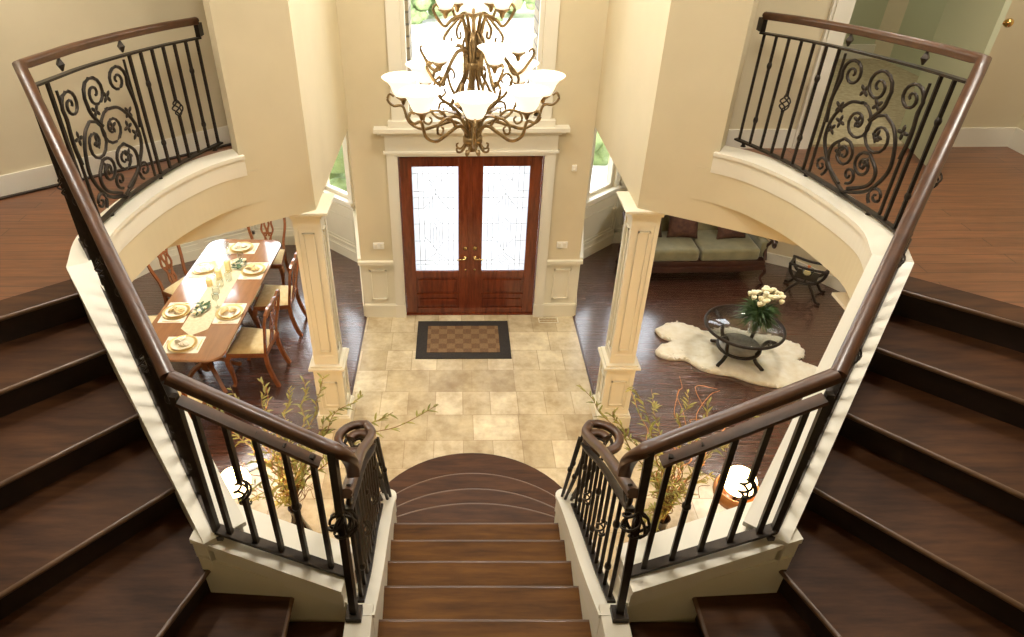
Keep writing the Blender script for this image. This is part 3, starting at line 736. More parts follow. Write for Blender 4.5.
    lows = [(cen(x,s),y,z) for x,y,z in [(.605,1.80,2.58),(.625,2.1,2.39),(.655,2.45,2.15),(.66,2.75,1.94),(.675,2.93,1.82),(.725,3.04,1.78)]]
    vol = []
    cx, cy = .765, 2.91
    for i in range(1,27):
        a = rad(105-i*17.0); r = .135-.0033*i
        vol.append((cen(cx+r*math.cos(a),s), cy+r*math.sin(a), 1.78-.0006*i))
    low = bez(lows,6)+[V(q) for q in vol]
    m = MB(); m.sweep([p-inv for p in low], RAILPROF, scale=[.9]*len(low)); m.build('lower_handrail', HANDRAIL, root)
    lowbar = bez(lows[:5],6)
    m = MB(); m.sweep([p-inv+V((0,0,-.10)) for p in lowbar], BARPROF, False); m.build('lower_top_bar', IRON, root)
    g0 = V((s*gx,gy,2.285)); g1 = V((cen(.66,s),1.84,2.0))
    m = MB(); m.sweep([g0-inv,g1-inv], [(-.024,-.008),(.024,-.008),(.024,.008),(-.024,.008)], False); m.build('bottom_bar', IRON, root)
    m = MB(); m.sweep([c0-inv+V((-s*.01,0,-.115)), n0-inv+V((s*.0,0,-.115))], [(-.026,-.008),(.026,-.008),(.026,.008),(-.026,.008)], False); m.build('top_bar', HANDRAIL, root)
    # guard balusters
    sty = ['basket','plain','knuckle1','plain']
    for k in range(5):
        t = (k+.55)/5.2; b = g0.lerp(g1,t); tp = c0.lerp(n0,t); 
        baluster(root, tuple(b-inv), (tp-inv).z-.12, ['plain','basket','plain','knuckle1','plain'][k], .0105)
    # newel of twisted bars with ball of scrollwork
    nb = V((cen(.625,s),1.72,1.86)); m = MB()
    sqbar(m, nb-inv, V((cen(.64,s),1.82,2.80))-inv, .016); m.box(nb.x-inv.x-.035,nb.x-inv.x+.035,nb.y-inv.y-.035,nb.y-inv.y+.035,nb.z-inv.z-.005,nb.z-inv.z+.03); m.build('newel', IRON, root)
    m = MB(); c = V((cen(.63,s),1.78,2.42))-inv
    basket(m, c, .058, .075)
    for k in range(3):
        a = rad(60*k); pts = [(c.x+.055*math.cos(t)*math.cos(a), c.y+.055*math.cos(t)*math.sin(a), c.z+.055*math.sin(t)) for t in [2*PI*i/16 for i in range(16)]]
        m.tube(pts,.007,5,closed=True)
    m.build('newel_basket', IRON, root)
    m = MB(); c = V((cen(.60,s),1.86,2.52))-inv
    sp = [(c.x+s*.0, c.y+x, c.z+z) for x,z in spiral(0,0,.06,1.6,rad(100),1)]; m.tube(sp,.011,6,.007)
    sp = [(c.x+s*.02, c.y+x, c.z-.10+z) for x,z in spiral(0,0,.045,1.6,rad(-80),1)]; m.tube(sp,.009,6,.006); m.build('scroll', IRON, root)
    # central balusters
    Pb = bez([(cen(x,s),y,z) for x,y,z in [(.61,1.80,1.84),(.62,2.1,1.66),(.655,2.6,1.35),(.67,2.95,1.14)]],8)
    m = MB(); m.sweep([p-inv for p in Pb], BARPROF, False); m.build('lower_bottom_bar', IRON, root)
    LL = plen(Pb); LU = plen(lowbar); k = 0; n = 11
    for k in range(n):
        t = (k+.4)/n; b = at_len(Pb,LL*t); u = at_len(lowbar, LU*(.03+.97*t))
        baluster(root, tuple(b-inv), (u-inv).z-.105, ['plain','knuckle2','plain','basket'][k%4], .0085)
    # volute cluster
    for k in range(7):
        a = rad(70-k*51); bx = cen(cx-.02+.10*math.cos(a),s); by = cy+.02+.10*math.sin(a)
        m = MB(); sqbar(m, V((cen(.665+.04*math.cos(a),s),3.12+.05*math.sin(a),1.0))-inv, V((bx,by,1.76))-inv, .008)
        mid = (V((cen(.665+.04*math.cos(a),s),3.12+.05*math.sin(a),1.0))*.5+V((bx,by,1.76))*.5)-inv
        knuckle(m, mid); m.build('baluster', IRON, root)
    m = MB(); sp = [(cen(cx,s)+x-inv.x, cy+z-inv.y, 1.74-inv.z) for x,z in spiral(0,0,.09,1.7,rad(100),-s)]; m.tube(sp,.012,6,.007); m.build('volute_scroll', IRON, root)
for s, nm in SIDES: build_railing(s, nm)

# ------------------------------------------------------------------ furnishings
def area(name, loc, size, power, col=(1,.94,.83), rot=(0,0,0), spread=PI):
    l = bpy.data.lights.new(name, 'AREA'); l.shape = 'DISK'; l.size = size; l.energy = power; l.color = col; l.spread = spread
    o = bpy.data.objects.new(name, l); COL.objects.link(o); o.location = loc; o.rotation_euler = rot; return o
def point(name, loc, power, r=.06, col=(1,.78,.5)):
    l = bpy.data.lights.new(name, 'POINT'); l.energy = power; l.color = col; l.shadow_soft_size = r
    o = bpy.data.objects.new(name, l); COL.objects.link(o); o.location = loc; return o
def rect_round(hx, hy, r, n=6):
    out = []
    for cx, cy, a0 in ((hx-r,hy-r,0),(-hx+r,hy-r,90),(-hx+r,-hy+r,180),(hx-r,-hy+r,270)):
        for i in range(n+1): a = rad(a0+90*i/n); out.append((cx+r*math.cos(a), cy+r*math.sin(a)))
    return out
def slab(m, poly, z0, z1, bev=.01):
    c = V((sum(p[0] for p in poly)/len(poly), sum(p[1] for p in poly)/len(poly)))
    def ins(p, d): q = V(p)-c; return tuple(c+q*(1-d/max(.01,q.length)))
    L = [(poly and [ins(p,bev) for p in poly], z0), (poly, z0+bev), (poly, z1-bev), ([ins(p,bev*.4) for p in poly], z1-bev*.25), ([ins(p,bev) for p in poly], z1)]
    n = len(poly); vs = [(x,y,z) for P,z in L for x,y in P]
    fs = [tuple(range(n))[::-1], tuple(range(4*n,5*n))]
    fs += [(k*n+i, k*n+(i+1)%n, (k+1)*n+(i+1)%n, (k+1)*n+i) for k in range(4) for i in range(n)]
    return m.add(vs, fs)

# ---- dining chair (faces +Y)
def make_chair():
    r = empty('dining_chair')
    m = MB(); slab(m, [(-.25,.22),(.25,.22),(.21,-.20),(-.21,-.20)], .385, .445, .008); m.build('seat_frame', CHAIRWOOD, r)
    m = MB(); 
    vs = []; n = 8
    for j in range(n+1):
        for i in range(n+1):
            u = i/n*2-1; v = j/n*2-1; w = .235-.02*(1-v)/1; x = u*(.225+.018*v); y = .01+v*.195
            vs.append((x,y,.447+.045*(1-abs(u)**3.5)*(1-abs(v)**3.5)))
    fs = [(j*(n+1)+i, j*(n+1)+i+1, (j+1)*(n+1)+i+1, (j+1)*(n+1)+i) for j in range(n) for i in range(n)]
    k = len(vs); edge = [i for i in range(n+1)]+[(j+1)*(n+1)-1 for j in range(1,n+1)]+[n*(n+1)+i for i in range(n-1,-1,-1)]+[j*(n+1) for j in range(n-1,0,-1)]
    vs += [(vs[e][0],vs[e][1],.432) for e in edge]; E_ = len(edge)
    fs += [(edge[i], edge[(i+1)%E_], k+(i+1)%E_, k+i) for i in range(E_)]+[tuple(range(k,k+E_))[::-1]]
    m.add(vs,fs,True); m.build('seat', FABRIC_GOLD, r)
    for s in (-1,1):
        m = MB(); p = bez([(s*.225,.195,.40),(s*.245,.215,.33),(s*.232,.203,.18),(s*.225,.198,.05),(s*.235,.212,0)],4)
        m.sweep(p,[(-.022,-.022),(.022,-.022),(.022,.022),(-.022,.022)],False,(0,1,0),False,[1.15,1.2,1.2,1.15,1.1,1,.95,.9,.82,.78,.74,.70,.66,.66,.7,.8,.95]); m.build('leg', CHAIRWOOD, r)
        m = MB(); p = bez([(s*.195,-.185,.42),(s*.195,-.19,.28),(s*.2,-.225,.12),(s*.205,-.27,0)],4)
        m.sweep(p,[(-.017,-.02),(.017,-.02),(.017,.02),(-.017,.02)],False,(0,1,0)); m.build('leg', CHAIRWOOD, r)
        m = MB(); p = bez([(s*.195,-.185,.40),(s*.20,-.205,.55),(s*.235,-.24,.72),(s*.245,-.265,.86),(s*.215,-.285,.94)],5)
        m.sweep(p,[(-.016,-.013),(.016,-.013),(.016,.013),(-.016,.013)],False,(0,1,0)); m.build('back_post', CHAIRWOOD, r)
    m = MB(); p = bez([(-.235,-.28,.925),(-.16,-.292,.965),(-.06,-.296,.955),(0,-.298,.975),(.06,-.296,.955),(.16,-.292,.965),(.235,-.28,.925)],5)
    m.sweep(p,[(-.013,-.026),(.013,-.026),(.013,.026),(-.013,.026)],False); m.build('top_rail', CHAIRWOOD, r)
    m = MB()
    def Y(z): return -.185-.11*((z-.40)/.56)
    for s in (-1,1):
        for pts in ([(.02,.43),(.05,.50),(.035,.60),(.075,.70),(.06,.80),(.095,.88),(.085,.95)],[(.02,.62),(.008,.70),(.03,.78),(.012,.87),(.03,.94)],[(.035,.60),(.01,.54),(.012,.46)]):
            p = bez([(s*x,Y(z),z) for x,z in pts],4); m.sweep(p,[(-.012,-.006),(.012,-.006),(.012,.006),(-.012,.006)],False,(0,1,0))
    for z,w in ((.44,.07),(.66,.05),(.83,.06)): m.box(-w,w,Y(z)-.006,Y(z)+.006,z-.015,z+.015,.004)
    m.build('splat', CHAIRWOOD, r)
    return r
chair = make_chair()
CH = [(-2.63,7.56,180,'cherry dining chair with gold seat at the far head of the table'),
      (-2.28,6.62,90,'cherry dining chair with gold seat at the table\'s right side, farther of the two'),
      (-2.33,5.72,86,'cherry dining chair with pale gold seat at the table\'s right side, nearer the plants'),
      (-3.42,6.84,-115,'cherry dining chair turned aside at the left of the table, pierced back showing'),
      (-3.60,5.98,-90,'cherry dining chair at the left of the table, mostly hidden by the handrail'),
      (-2.80,4.74,-4,'cherry dining chair at the near head of the table, its legs behind the handrail')]
for i,(x,y,a,lab) in enumerate(CH):
    o = chair if i == 0 else copy_tree(chair)
    o.location = (x,y,0); o.rotation_euler = (0,0,rad(a)); tag(o, lab, 'chair', 'cherry dining chairs round the table')

# ---- dining table
TC = (-2.83,6.24); TR = rad(-2)
r = empty('dining_table', (TC[0],TC[1],0), TR, 'long cherry dining table with rounded corners set for six', 'table')
m = MB(); slab(m, rect_round(.46,1.23,.17,8), .715, .745, .008); m.build('tabletop', TABLEWOOD, r)
m = MB(); slab(m, rect_round(.36,1.05,.08,4), .64, .715, .004); m.build('apron', CHAIRWOOD, r)
for y in (-.62,.62):
    m = MB(); m.lathe([(.05,.14),(.075,.18),(.055,.24),(.085,.34),(.07,.44),(.045,.50),(.06,.60),(.09,.64)],(0,y,0),16); m.build('pedestal', CHAIRWOOD, r)
    for k in range(4):
        a = rad(45+90*k); m = MB(); p = bez([(.04*math.cos(a),y+.04*math.sin(a),.24),(.16*math.cos(a),y+.16*math.sin(a),.20),(.28*math.cos(a),y+.28*math.sin(a),.08),(.36*math.cos(a),y+.36*math.sin(a),.02)],5)
        m.sweep(p,[(-.02,-.02),(.02,-.02),(.02,.02),(-.02,.02)],False); m.build('leg', CHAIRWOOD, r)
def ontable(name, mb, mat, x, y, z, rz, lab, cat, grp=None):
    o = mb.build(name, mat); o.location = (x,y,z); o.rotation_euler = (0,0,rz); return tag(o, lab, cat, grp)
ZT = .7452
m = MB(); slab(m, [(-.14,-.66),(0,-.78),(.14,-.66),(.14,.70),(0,.80),(-.14,.70)], 0, .003, .001)
ontable('table_runner', m, RUNNER, TC[0]+.02, TC[1]-.06, ZT, TR, 'gold cloth runner with pointed ends along the dining table', 'table runner')
SET = [(-2.80,7.22,180,'far head','far head'),(-3.10,6.72,-90,'left side, farther','fl'),(-2.52,6.68,90,'right side, farther','fr'),
       (-3.12,5.82,-90,'left side, nearer','nl'),(-2.55,5.80,90,'right side, nearer','nr'),(-2.86,5.25,0,'near head','nh')]
names = ['at the far head of the dining table','at the far left seat of the dining table','at the far right seat of the dining table','at the near left seat of the dining table','at the near right seat of the dining table','at the near head of the dining table']
def sub_group(x): return x
for i,(x,y,a,_,_) in enumerate(SET):
    rz = rad(a); w = names[i]
    m = MB(); slab(m, rect_round(.19,.135,.006,2), 0, .003, .001); ontable('placemat', m, LINEN, x, y, ZT, rz, 'cream linen placemat '+w, 'placemat', 'placemats on the dining table')
    m = MB(); m.lathe([(.085,0),(.10,.004),(.142,.013),(.145,.016),(.138,.015),(.095,.007),(0,.006)],(0,0,0),28); ontable('charger_plate', m, GOLD, x, y, ZT+.0032, rz, 'gold charger plate '+w, 'plate', 'gold chargers on the dining table')
    r = empty('dinner_plate', (x,y,ZT+.0105), rz, 'white gold-rimmed plate '+w, 'plate', 'dinner plates on the dining table')
    m = MB(); m.lathe([(.06,0),(.075,.003),(.112,.012),(.114,.014),(.108,.0135),(.07,.006),(0,.005)],(0,0,0),26); m.build('plate', CHINA, r)
    q = [(.114*math.cos(2*PI*k/26),.114*math.sin(2*PI*k/26),.0145) for k in range(26)]; m = MB(); m.tube(q,.0025,4,closed=True); m.build('rim', GOLD, r)
    m = MB(); random.seed(i)
    for k in range(3):
        p = bez([(-.07+.02*k,-.03+.025*k,.01),(-.03,-.01+.02*k,.035),(0,.0+.01*k,.022),(.035,.015-.02*k,.04),(.085,.04-.03*k,.012)],5)
        m.sweep(p,[(-.026,-.003),(-.01,.006),(.01,.001),(.026,.006),(.026,-.002),(.0,-.006)],True,(0,0,1),False,[.9,1,1.1,1.1,1,.8,.6,.45,.35,.3,.3,.45,.6,.75,.9,1,1.1,1.15,1.1,1,.8])
    ontable('napkin', m, NAPKIN if i in (2,3,4) else LINEN, x, y, ZT+.0165, rz+rad(25*i), ('gold' if i in (2,3,4) else 'cream')+' napkin gathered on the plate '+w, 'napkin', 'napkins on the dining table')
    c, s_ = math.cos(rz), math.sin(rz)
    def off(dx,dy): return x+c*dx-s_*dy, y+s_*dx+c*dy
    fx, fy = off(-.168,-.01); r2 = MB(); r2.box(-.003,.003,-.08,.05,0,.003); 
    for k in range(4): r2.box(-.009+.005*k,-.0065+.005*k,.05,.085,0,.003)
    r2.box(-.009,.0085,.044,.052,0,.003); ontable('fork', r2, GOLD, fx, fy, ZT+.0032, rz, 'gold fork left of the plate '+w, 'fork', 'forks on the dining table')
    fx, fy = off(.168,-.01); r2 = MB(); r2.box(-.004,.004,-.08,0,0,.004); r2.prism([(-.004,0),(.006,0),(.007,.06),(.002,.1),(-.004,.1)],0,.002); ontable('knife', r2, GOLD, fx, fy, ZT+.0032, rz, 'gold knife right of the plate '+w, 'knife', 'knives on the dining table')
    if i in (0,1,2,4):
        fx, fy = off(.12,.16)
        m = MB(); m.lathe([(.032,0),(.030,.003),(.005,.006),(.004,.07),(.012,.08),(.034,.11),(.038,.14),(.033,.17),(.0315,.17),(.036,.14),(.031,.112),(.008,.084),(0,.083)],(0,0,0),16)
        ontable('wine_glass', m, CLEAR, fx, fy, ZT+.001, 0, 'clear wine glass beside the plate '+w, 'glass', 'wine glasses on the dining table')
for i,(x,y,h,lab) in enumerate([(-2.93,6.36,.085,'shortest gold pillar candle on the runner, nearest the near seats'),(-2.86,6.50,.12,'middle gold pillar candle of three on the runner'),(-2.80,6.66,.15,'tallest gold pillar candle on the runner, nearest the far flowers')]):
    r = empty('candle', (x,y,ZT+.003), 0, lab, 'candle', 'pillar candles on the runner')
    m = MB(); m.lathe([(.033,0),(.034,.004),(.034,h-.006),(.030,h),(.012,h-.004),(0,h-.006)],(0,0,0),18); m.build('candle_body', WAX, r)
    m = MB(); m.tube([(0,0,h-.006),(.001,0,h+.012)],.0012,4); m.build('wick', IRON, r)
for i,(x,y,h,lab) in enumerate([(-2.80,6.33,.10,'clear glass votive on the runner beside the shortest candle'),(-2.74,6.46,.12,'clear glass votive on the runner beside the middle candle'),(-2.80,6.18,.09,'clear glass bowl on the runner in front of the candles')]):
    m = MB(); m.lathe([(.03,0),(.04,.01),(.044,h*.6),(.036,h),(.034,h),(.041,h*.6),(.037,.012),(0,.008)],(0,0,0),18)
    ontable('votive_glass', m, CLEAR, x, y, ZT+.0035, 0, lab, 'glass', 'clear votives on the runner')
def rose(m, c, r):
    m.ball(c, r*.6, 8, 6)
    for k in range(9):
        a = 2.4*k; t = k/9; R = Matrix.Rotation(a,3,'Z') @ Matrix.Rotation(.35+.6*t,3,'Y')
        m.ball(V(c)+R @ V((r*.32,0,r*.12)), r*(.55+.25*t), 7, 5, (.22,.8,1.0), R)
def leafblade(m, p, d, L, w, droop=.3, th=.0012):
    d = V(d).normalized(); s_ = d.cross(V((0,0,1))); s_ = s_.normalized() if s_.length > .05 else V((1,0,0)); n = s_.cross(d)
    top = []; 
    for t, k in ((0,.15),(.35,1),(.7,.7),(1,.0)):
        c = V(p)+d*L*t+V((0,0,-droop*L*t*t)); top.append((c-s_*w*k, c+s_*w*k, c+n*.12*w*0))
    vs = []
    for a,b,c in top: vs += [a+n*th,b+n*th,b-n*th,a-n*th]
    fs = [(0,1,2,3),(15,14,13,12)]
    for i in range(3):
        for j in range(4): fs.append((4*i+j,4*i+(j+1)%4,4*(i+1)+(j+1)%4,4*(i+1)+j))
    m.add(vs,fs)
for i,(x,y,lab) in enumerate([(-2.72,6.80,'white flowers with dark leaves on the runner beyond the candles'),(-2.86,5.84,'white flowers with dark leaves lying on the near half of the runner')]):
    r = empty('flower_spray', (x,y,ZT+.004), 0, lab, 'flowers', 'flower sprays on the runner'); random.seed(20+i)
    m = MB()
    for k in range(5): m = MB(); rose(m, (random.uniform(-.07,.07), random.uniform(-.09,.09), .03+random.uniform(0,.02)), .026); m.build('blossom', PETAL, r)
    m = MB()
    for k in range(16): a = random.uniform(0,2*PI); leafblade(m,(random.uniform(-.04,.04),random.uniform(-.12,.12),.015),(math.cos(a),math.sin(a),.6),.08,.018)
    m.build('leaves', LEAF, r)

# ---- door mat, floor register, switches, sensor
r = empty('door_mat', (-.085,6.33,0), 0, 'dark-bordered doormat with brown checkered centre in front of the double door', 'doormat')
m = MB(); m.prism([(-.545,-.37),(.545,-.37),(.545,.37),(-.545,.37)],0.001,.010); m.build('mat_border', MAT_DARK, r)
m = MB(); m.prism([(-.42,-.26),(.42,-.26),(.42,.26),(-.42,.26)],.010,.014); m.build('mat_centre', CHECK, r)
r = empty('floor_vent', (.96,6.715,0), 0, 'small cream floor register on the tile by the door wainscot', 'vent')
m = MB()
m.box(-.12,.12,-.05,-.04,.001,.008); m.box(-.12,.12,.04,.05,.001,.008); m.box(-.12,-.11,-.04,.04,.001,.008); m.box(.11,.12,-.04,.04,.001,.008); m.box(-.11,.11,-.004,.004,.001,.007)
m.build('frame', TRIM, r); m = MB()
for k in range(13): m.box(-.105+k*.0165,-.099+k*.0165,-.04,.04,.001,.006)
m.build('louvres', BRASS, r)
for s, lab in ((-1,'white double switch plate on the wall left of the front door'),(1,'white double switch plate on the wall right of the front door')):
    r = empty('light_switch', (s*1.06,YF-.004,.985), 0, lab, 'switch')
    m = MB(); m.bbox(0,0,0,.125,.008,.085,.003); m.build('plate', PLASTIC, r)
    for k in (-1,1): m = MB(); m.bbox(k*.03,-.006,0,.03,.008,.055,.002); m.build('rocker', WHITE, r)
r = empty('wall_sensor', (1.11,YF-.01,1.92), 0, 'small white sensor on the wall right of the front door', 'sensor')
m = MB(); m.bbox(0,0,0,.05,.022,.07,.006); m.build('body', PLASTIC, r); m = MB(); m.ball((0,-.011,-.012),.014); m.build('lens', WHITE, r)

# ---- sheepskin rug
def make_rug():
    P = [(2.20,6.48),(2.42,6.62),(2.62,6.55),(2.75,6.42),(2.98,6.50),(3.20,6.46),(3.42,6.36),(3.62,6.30),(3.78,6.10),(3.72,5.96),(3.62,5.86),(3.78,5.74),(3.86,5.58),(3.72,5.44),(3.46,5.38),(3.22,5.44),(3.02,5.50),(2.84,5.62),(2.68,5.66),(2.52,5.74),(2.40,5.90),(2.22,5.92),(2.10,6.02),(2.18,6.16),(2.34,6.24),(2.24,6.34)]
    c = V((3.0,6.0)); B = bez([(x,y,0) for x,y in P+[P[0]]],4)[:-1]; n = len(B); random.seed(3)
    vs = []; R = [(1.0,0.001),(1.01,.02),(.985,.045),(.93,.055),(.82,.058),(.68,.056),(.5,.058),(.3,.055)]
    for k,(f,z) in enumerate(R):
        for i,b in enumerate(B):
            q = V((b.x,b.y))-c; ff = f+(random.uniform(-.012,.012) if k in (1,2,3) else 0)
            vs.append((c.x+q.x*ff, c.y+q.y*ff, z+(random.uniform(-.012,.010) if k>1 else 0)))
    fs = [tuple(range(n))[::-1], tuple((len(R)-1)*n+i for i in range(n))]+[(k*n+i,k*n+(i+1)%n,(k+1)*n+(i+1)%n,(k+1)*n+i) for k in range(len(R)-1) for i in range(n)]
    m = MB(); m.add(vs,fs,True)
    for k in range(1500):
        i = random.randrange(n); f = math.sqrt(random.random())*.99; b = B[i].lerp(B[(i+1)%n],random.random()); q = V((b.x,b.y))-c; p = V((c.x+q.x*f,c.y+q.y*f,.045))
        a = random.uniform(0,2*PI); leafblade(m,p,(math.cos(a),math.sin(a),.45),.055,.010,.7,.003)
    o = m.build('sheepskin_rug', FUR); return tag(o, 'cream scalloped sheepskin rug under the round glass table', 'rug')
make_rug()

# ---- round glass coffee table
TX, TY = 2.96, 5.93
r = empty('coffee_table', (TX,TY,.062), 0, 'round glass coffee table with dark iron ring and curled legs on the sheepskin', 'table')
m = MB(); q = [(.405*math.cos(2*PI*k/48),.405*math.sin(2*PI*k/48),.40) for k in range(48)]; m.tube(q,.017,8,closed=True); m.build('rim', IRON, r)
m = MB(); m.lathe([(0,.398),(.392,.398),(.392,.408),(0,.408)],(0,0,0),48); m.build('glass_top', CLEAR, r)
m = MB(); m.lathe([(0,.135),(.20,.135),(.215,.145),(.215,.155),(.20,.162),(0,.162)],(0,0,0),32); m.build('stone_shelf', mottled('grey_marble',(.20,.19,.17),(.36,.34,.30),6,.15,coat=.4), r)
m = MB(); q = [(.22*math.cos(2*PI*k/36),.22*math.sin(2*PI*k/36),.125) for k in range(36)]; m.tube(q,.019,7,closed=True); m.build('lower_ring', IRON, r)
for k in range(4):
    a = rad(215+90*k); P = [(.385,.395),(.30,.37),(.25,.28),(.23,.18),(.20,.11),(.24,.05),(.30,.02),(.33,.0)]
    m = MB(); p = bez([(x*math.cos(a),x*math.sin(a),z) for x,z in P],4); m.tube(p,.021,7); q = spiral(.33,.385,.035,1.1,rad(200),1)
    m.tube([(x*math.cos(a),x*math.sin(a),z-.03) for x,z in q],.008,5,.005); m.ball((.33*math.cos(a),.33*math.sin(a),.012),.016,8,6); m.build('leg', IRON, r)
vx, vy, vz = 3.00, 5.80, .062+.409
r = empty('flower_vase', (vx,vy,vz), 0, 'clear glass vase of cream roses and grassy leaves on the glass table', 'vase'); r.scale = (1.25,1.25,1.35)
m = MB(); m.lathe([(.045,0),(.05,.004),(.048,.06),(.055,.12),(.068,.17),(.064,.17),(.051,.12),(.044,.06),(.044,.012),(0,.01)],(0,0,0),20); m.build('vase', CLEAR, r)
random.seed(11); m = MB(); st_ = MB()
for k in range(34):
    a = random.uniform(0,2*PI); rr = .135*math.sqrt(random.random()); z = .37-.9*rr*rr/.13*.4+random.uniform(-.02,.02); c = (rr*math.cos(a)+.02, rr*math.sin(a), z)
    m = MB(); rose(m, c, .030); m.build('rose', PETAL, r); st_.tube([(c[0]*.15,c[1]*.15,.02),(c[0]*.3,c[1]*.3,.15),(c[0],c[1],c[2]-.02)],.0025,4)
st_.build('stems', LEAF, r)
m = MB()
for k in range(230):
    a = random.uniform(0,2*PI); e = random.uniform(-.1,1.1); leafblade(m,(.03*math.cos(a),.03*math.sin(a),.15+random.uniform(0,.08)),(math.cos(a),math.sin(a),e),random.uniform(.10,.19),.007,.4)
m.build('foliage', LEAF, r)

# ---- sofa
r = empty('sofa', (2.98,7.92,0), rad(1), 'dark wood framed sofa with two olive velvet cushions by the back wall', 'sofa')
hw = .86
def soft(sx, sy, sz, b=.05): m = MB(); m.bbox(0,0,0,sx,sy,sz,b,None,4); return m
for s in (-1,1):
    m = soft(hw-.10,.62,.17,.055); m.xf(Matrix.Translation((s*(hw-.08)/2,-.06,.415))); m.build('seat_cushion', OLIVE, r)
m = MB(); m.box(-hw,hw,-.37,.30,.22,.335,.012)
q = bez([(-hw,-.38,.25),(-.4,-.40,.235),(0,-.41,.25),(.4,-.40,.235),(hw,-.38,.25)],6); m.sweep(q,[(-.02,-.03),(.02,-.03),(.02,.03),(-.02,.03)],False); m.build('seat_rail', DARKWOOD, r)
m = soft(2*hw-.12,.16,.48,.06); m.xf(Matrix.Translation((0,.29,.62)) @ Matrix.Rotation(-.12,4,'X')); m.build('backrest', OLIVE, r)
m = MB(); q = bez([(-hw,.34,.70),(-.55,.36,.90),(0,.37,.99),(.55,.36,.90),(hw,.34,.70)],7); m.sweep(q,[(-.025,-.03),(.025,-.03),(.025,.03),(-.025,.03)],False); m.build('crest_rail', DARKWOOD, r)
for s in (-1,1):
    m = MB(); q = bez([(s*hw,.34,.70),(s*(hw+.02),.10,.66),(s*(hw+.01),-.18,.62),(s*(hw+.03),-.34,.64),(s*(hw+.04),-.40,.60)],6); m.sweep(q,[(-.03,-.018),(.03,-.018),(.03,.018),(-.03,.018)],True)
    m.lathe([(0,-.035),(.045,-.03),(.045,.03),(0,.035)],(0,0,0),14) if False else None
    sp = [(s*(hw+.04), -.38+x, .575+z) for x,z in spiral(0,0,.05,1.4,rad(90),1)]; m.tube(sp,.016,6,.01)
    q = bez([(s*(hw+.02),-.34,.60),(s*hw,-.28,.48),(s*(hw-.01),-.36,.34)],5); m.tube(q,.022,6); m.build('arm', DARKWOOD, r)
    m = soft(.10,.56,.22,.03); m.xf(Matrix.Translation((s*(hw-.02),-.02,.46))); m.build('arm_panel', OLIVE, r)
    for y in (-.36,.30):
        m = MB(); q = bez([(s*(hw-.02),y,.26),(s*(hw+.02),y-.02,.18),(s*(hw-.01),y,.08),(s*(hw+.03),y-.03,0)],5); m.tube(q,.030,8,.018); m.build('leg', DARKWOOD, r)
def pillow(x, y, z, rz, mat, lab, sc=.40):
    m = MB(); n = 10; vs = []
    for sg in (1,-1):
        for j in range(n+1):
            for i in range(n+1):
                u = i/n*2-1; v = j/n*2-1; k = 1-.06*(1-abs(u*v)); t = (1-u**4)*(1-v**4)
                vs.append((u*sc/2*(1-.07*(1-v*v)), sg*(.004+.07*t**.55), v*sc/2*(1-.07*(1-u*u))))
    A = (n+1)**2; fs = []
    for j in range(n):
        for i in range(n): a = j*(n+1)+i; fs.append((a,a+1,a+n+2,a+n+1)); fs.append((A+a,A+a+n+1,A+a+n+2,A+a+1))
    edge = list(range(n+1))+[(j+1)*(n+1)-1 for j in range(1,n+1)]+[n*(n+1)+i for i in range(n-1,-1,-1)]+[j*(n+1) for j in range(n-1,0,-1)]
    E_ = len(edge); fs += [(edge[i],A+edge[i],A+edge[(i+1)%E_],edge[(i+1)%E_]) for i in range(E_)]
    m.add(vs,fs,True); o = m.build('sofa_pillow', mat); o.location = (x,y,z); o.rotation_euler = (-.32,.0,rz); tag(o, lab, 'pillow', 'pillows on the sofa')
pillow(2.36,7.96,.69,.12,PILLOW_BROWN,'brown striped pillow on the sofa, nearest the column')
pillow(2.83,7.96,.69,-.08,PILLOW_RED,'rust brocade pillow on the sofa, second from the column')
pillow(3.46,7.94,.68,.1,PILLOW_RED,'rust brocade pillow at the far end of the sofa')

# ---- curule iron stand in the corner with small bowl
r = empty('iron_stand', (4.28,7.30,0), rad(-35), 'dark curved iron stand in the living room corner', 'stand')
for s in (-1,1):
    y = s*.11
    m = MB(); q = [(.21*math.cos(a),y,.42+.21*math.sin(a)) for a in [rad(180+180*k/16) for k in range(17)]]; m.tube(q,.020,7); m.build('arch', IRON, r)
    m = MB(); q = [(-.23,y,.435),(0,y,.415),(.23,y,.435)]; m.tube(bez(q,5),.016,6); m.build('top_rail', IRON, r)
    for t in (-1,1): m = MB(); m.tube(bez([(t*.05,y,.22),(t*.12,y*1.25,.14),(t*.19,y*1.5,.03),(t*.23,y*1.6,.018)],5),.018,6); m.ball((t*.235,y*1.62,.019),.02,8,6); m.build('leg', IRON, r)
for x_,z0 in ((-.21,.42),(.21,.42),(0,.212)): MB().tube([(x_,-.115,z0),(x_,.115,z0)],.018,6).build('crossbar', IRON, r)
m = MB(); m.box(-.13,.13,-.12,.12,.268,.280,.004); m.build('shelf', IRON, r)
r = empty('glass_bowl', (4.27,7.30,.2805), 0, 'small clear bowl with an orange blossom on the iron stand', 'bowl')
m = MB(); m.lathe([(.03,0),(.06,.015),(.078,.05),(.07,.085),(.067,.084),(.074,.05),(.056,.018),(0,.008)],(0,0,0),20); m.build('bowl', CLEAR, r)
m = MB(); m.ball((0,0,.035),.045,10,6,(1,1,.7)); m.build('pebbles', WAX, r)
m = MB(); rose(m,(0,0,.12),.026); m.tube([(0,0,.05),(0,0,.11)],.004,5); m.build('blossom', principled('orange_petal',(.75,.22,.05),.6), r)

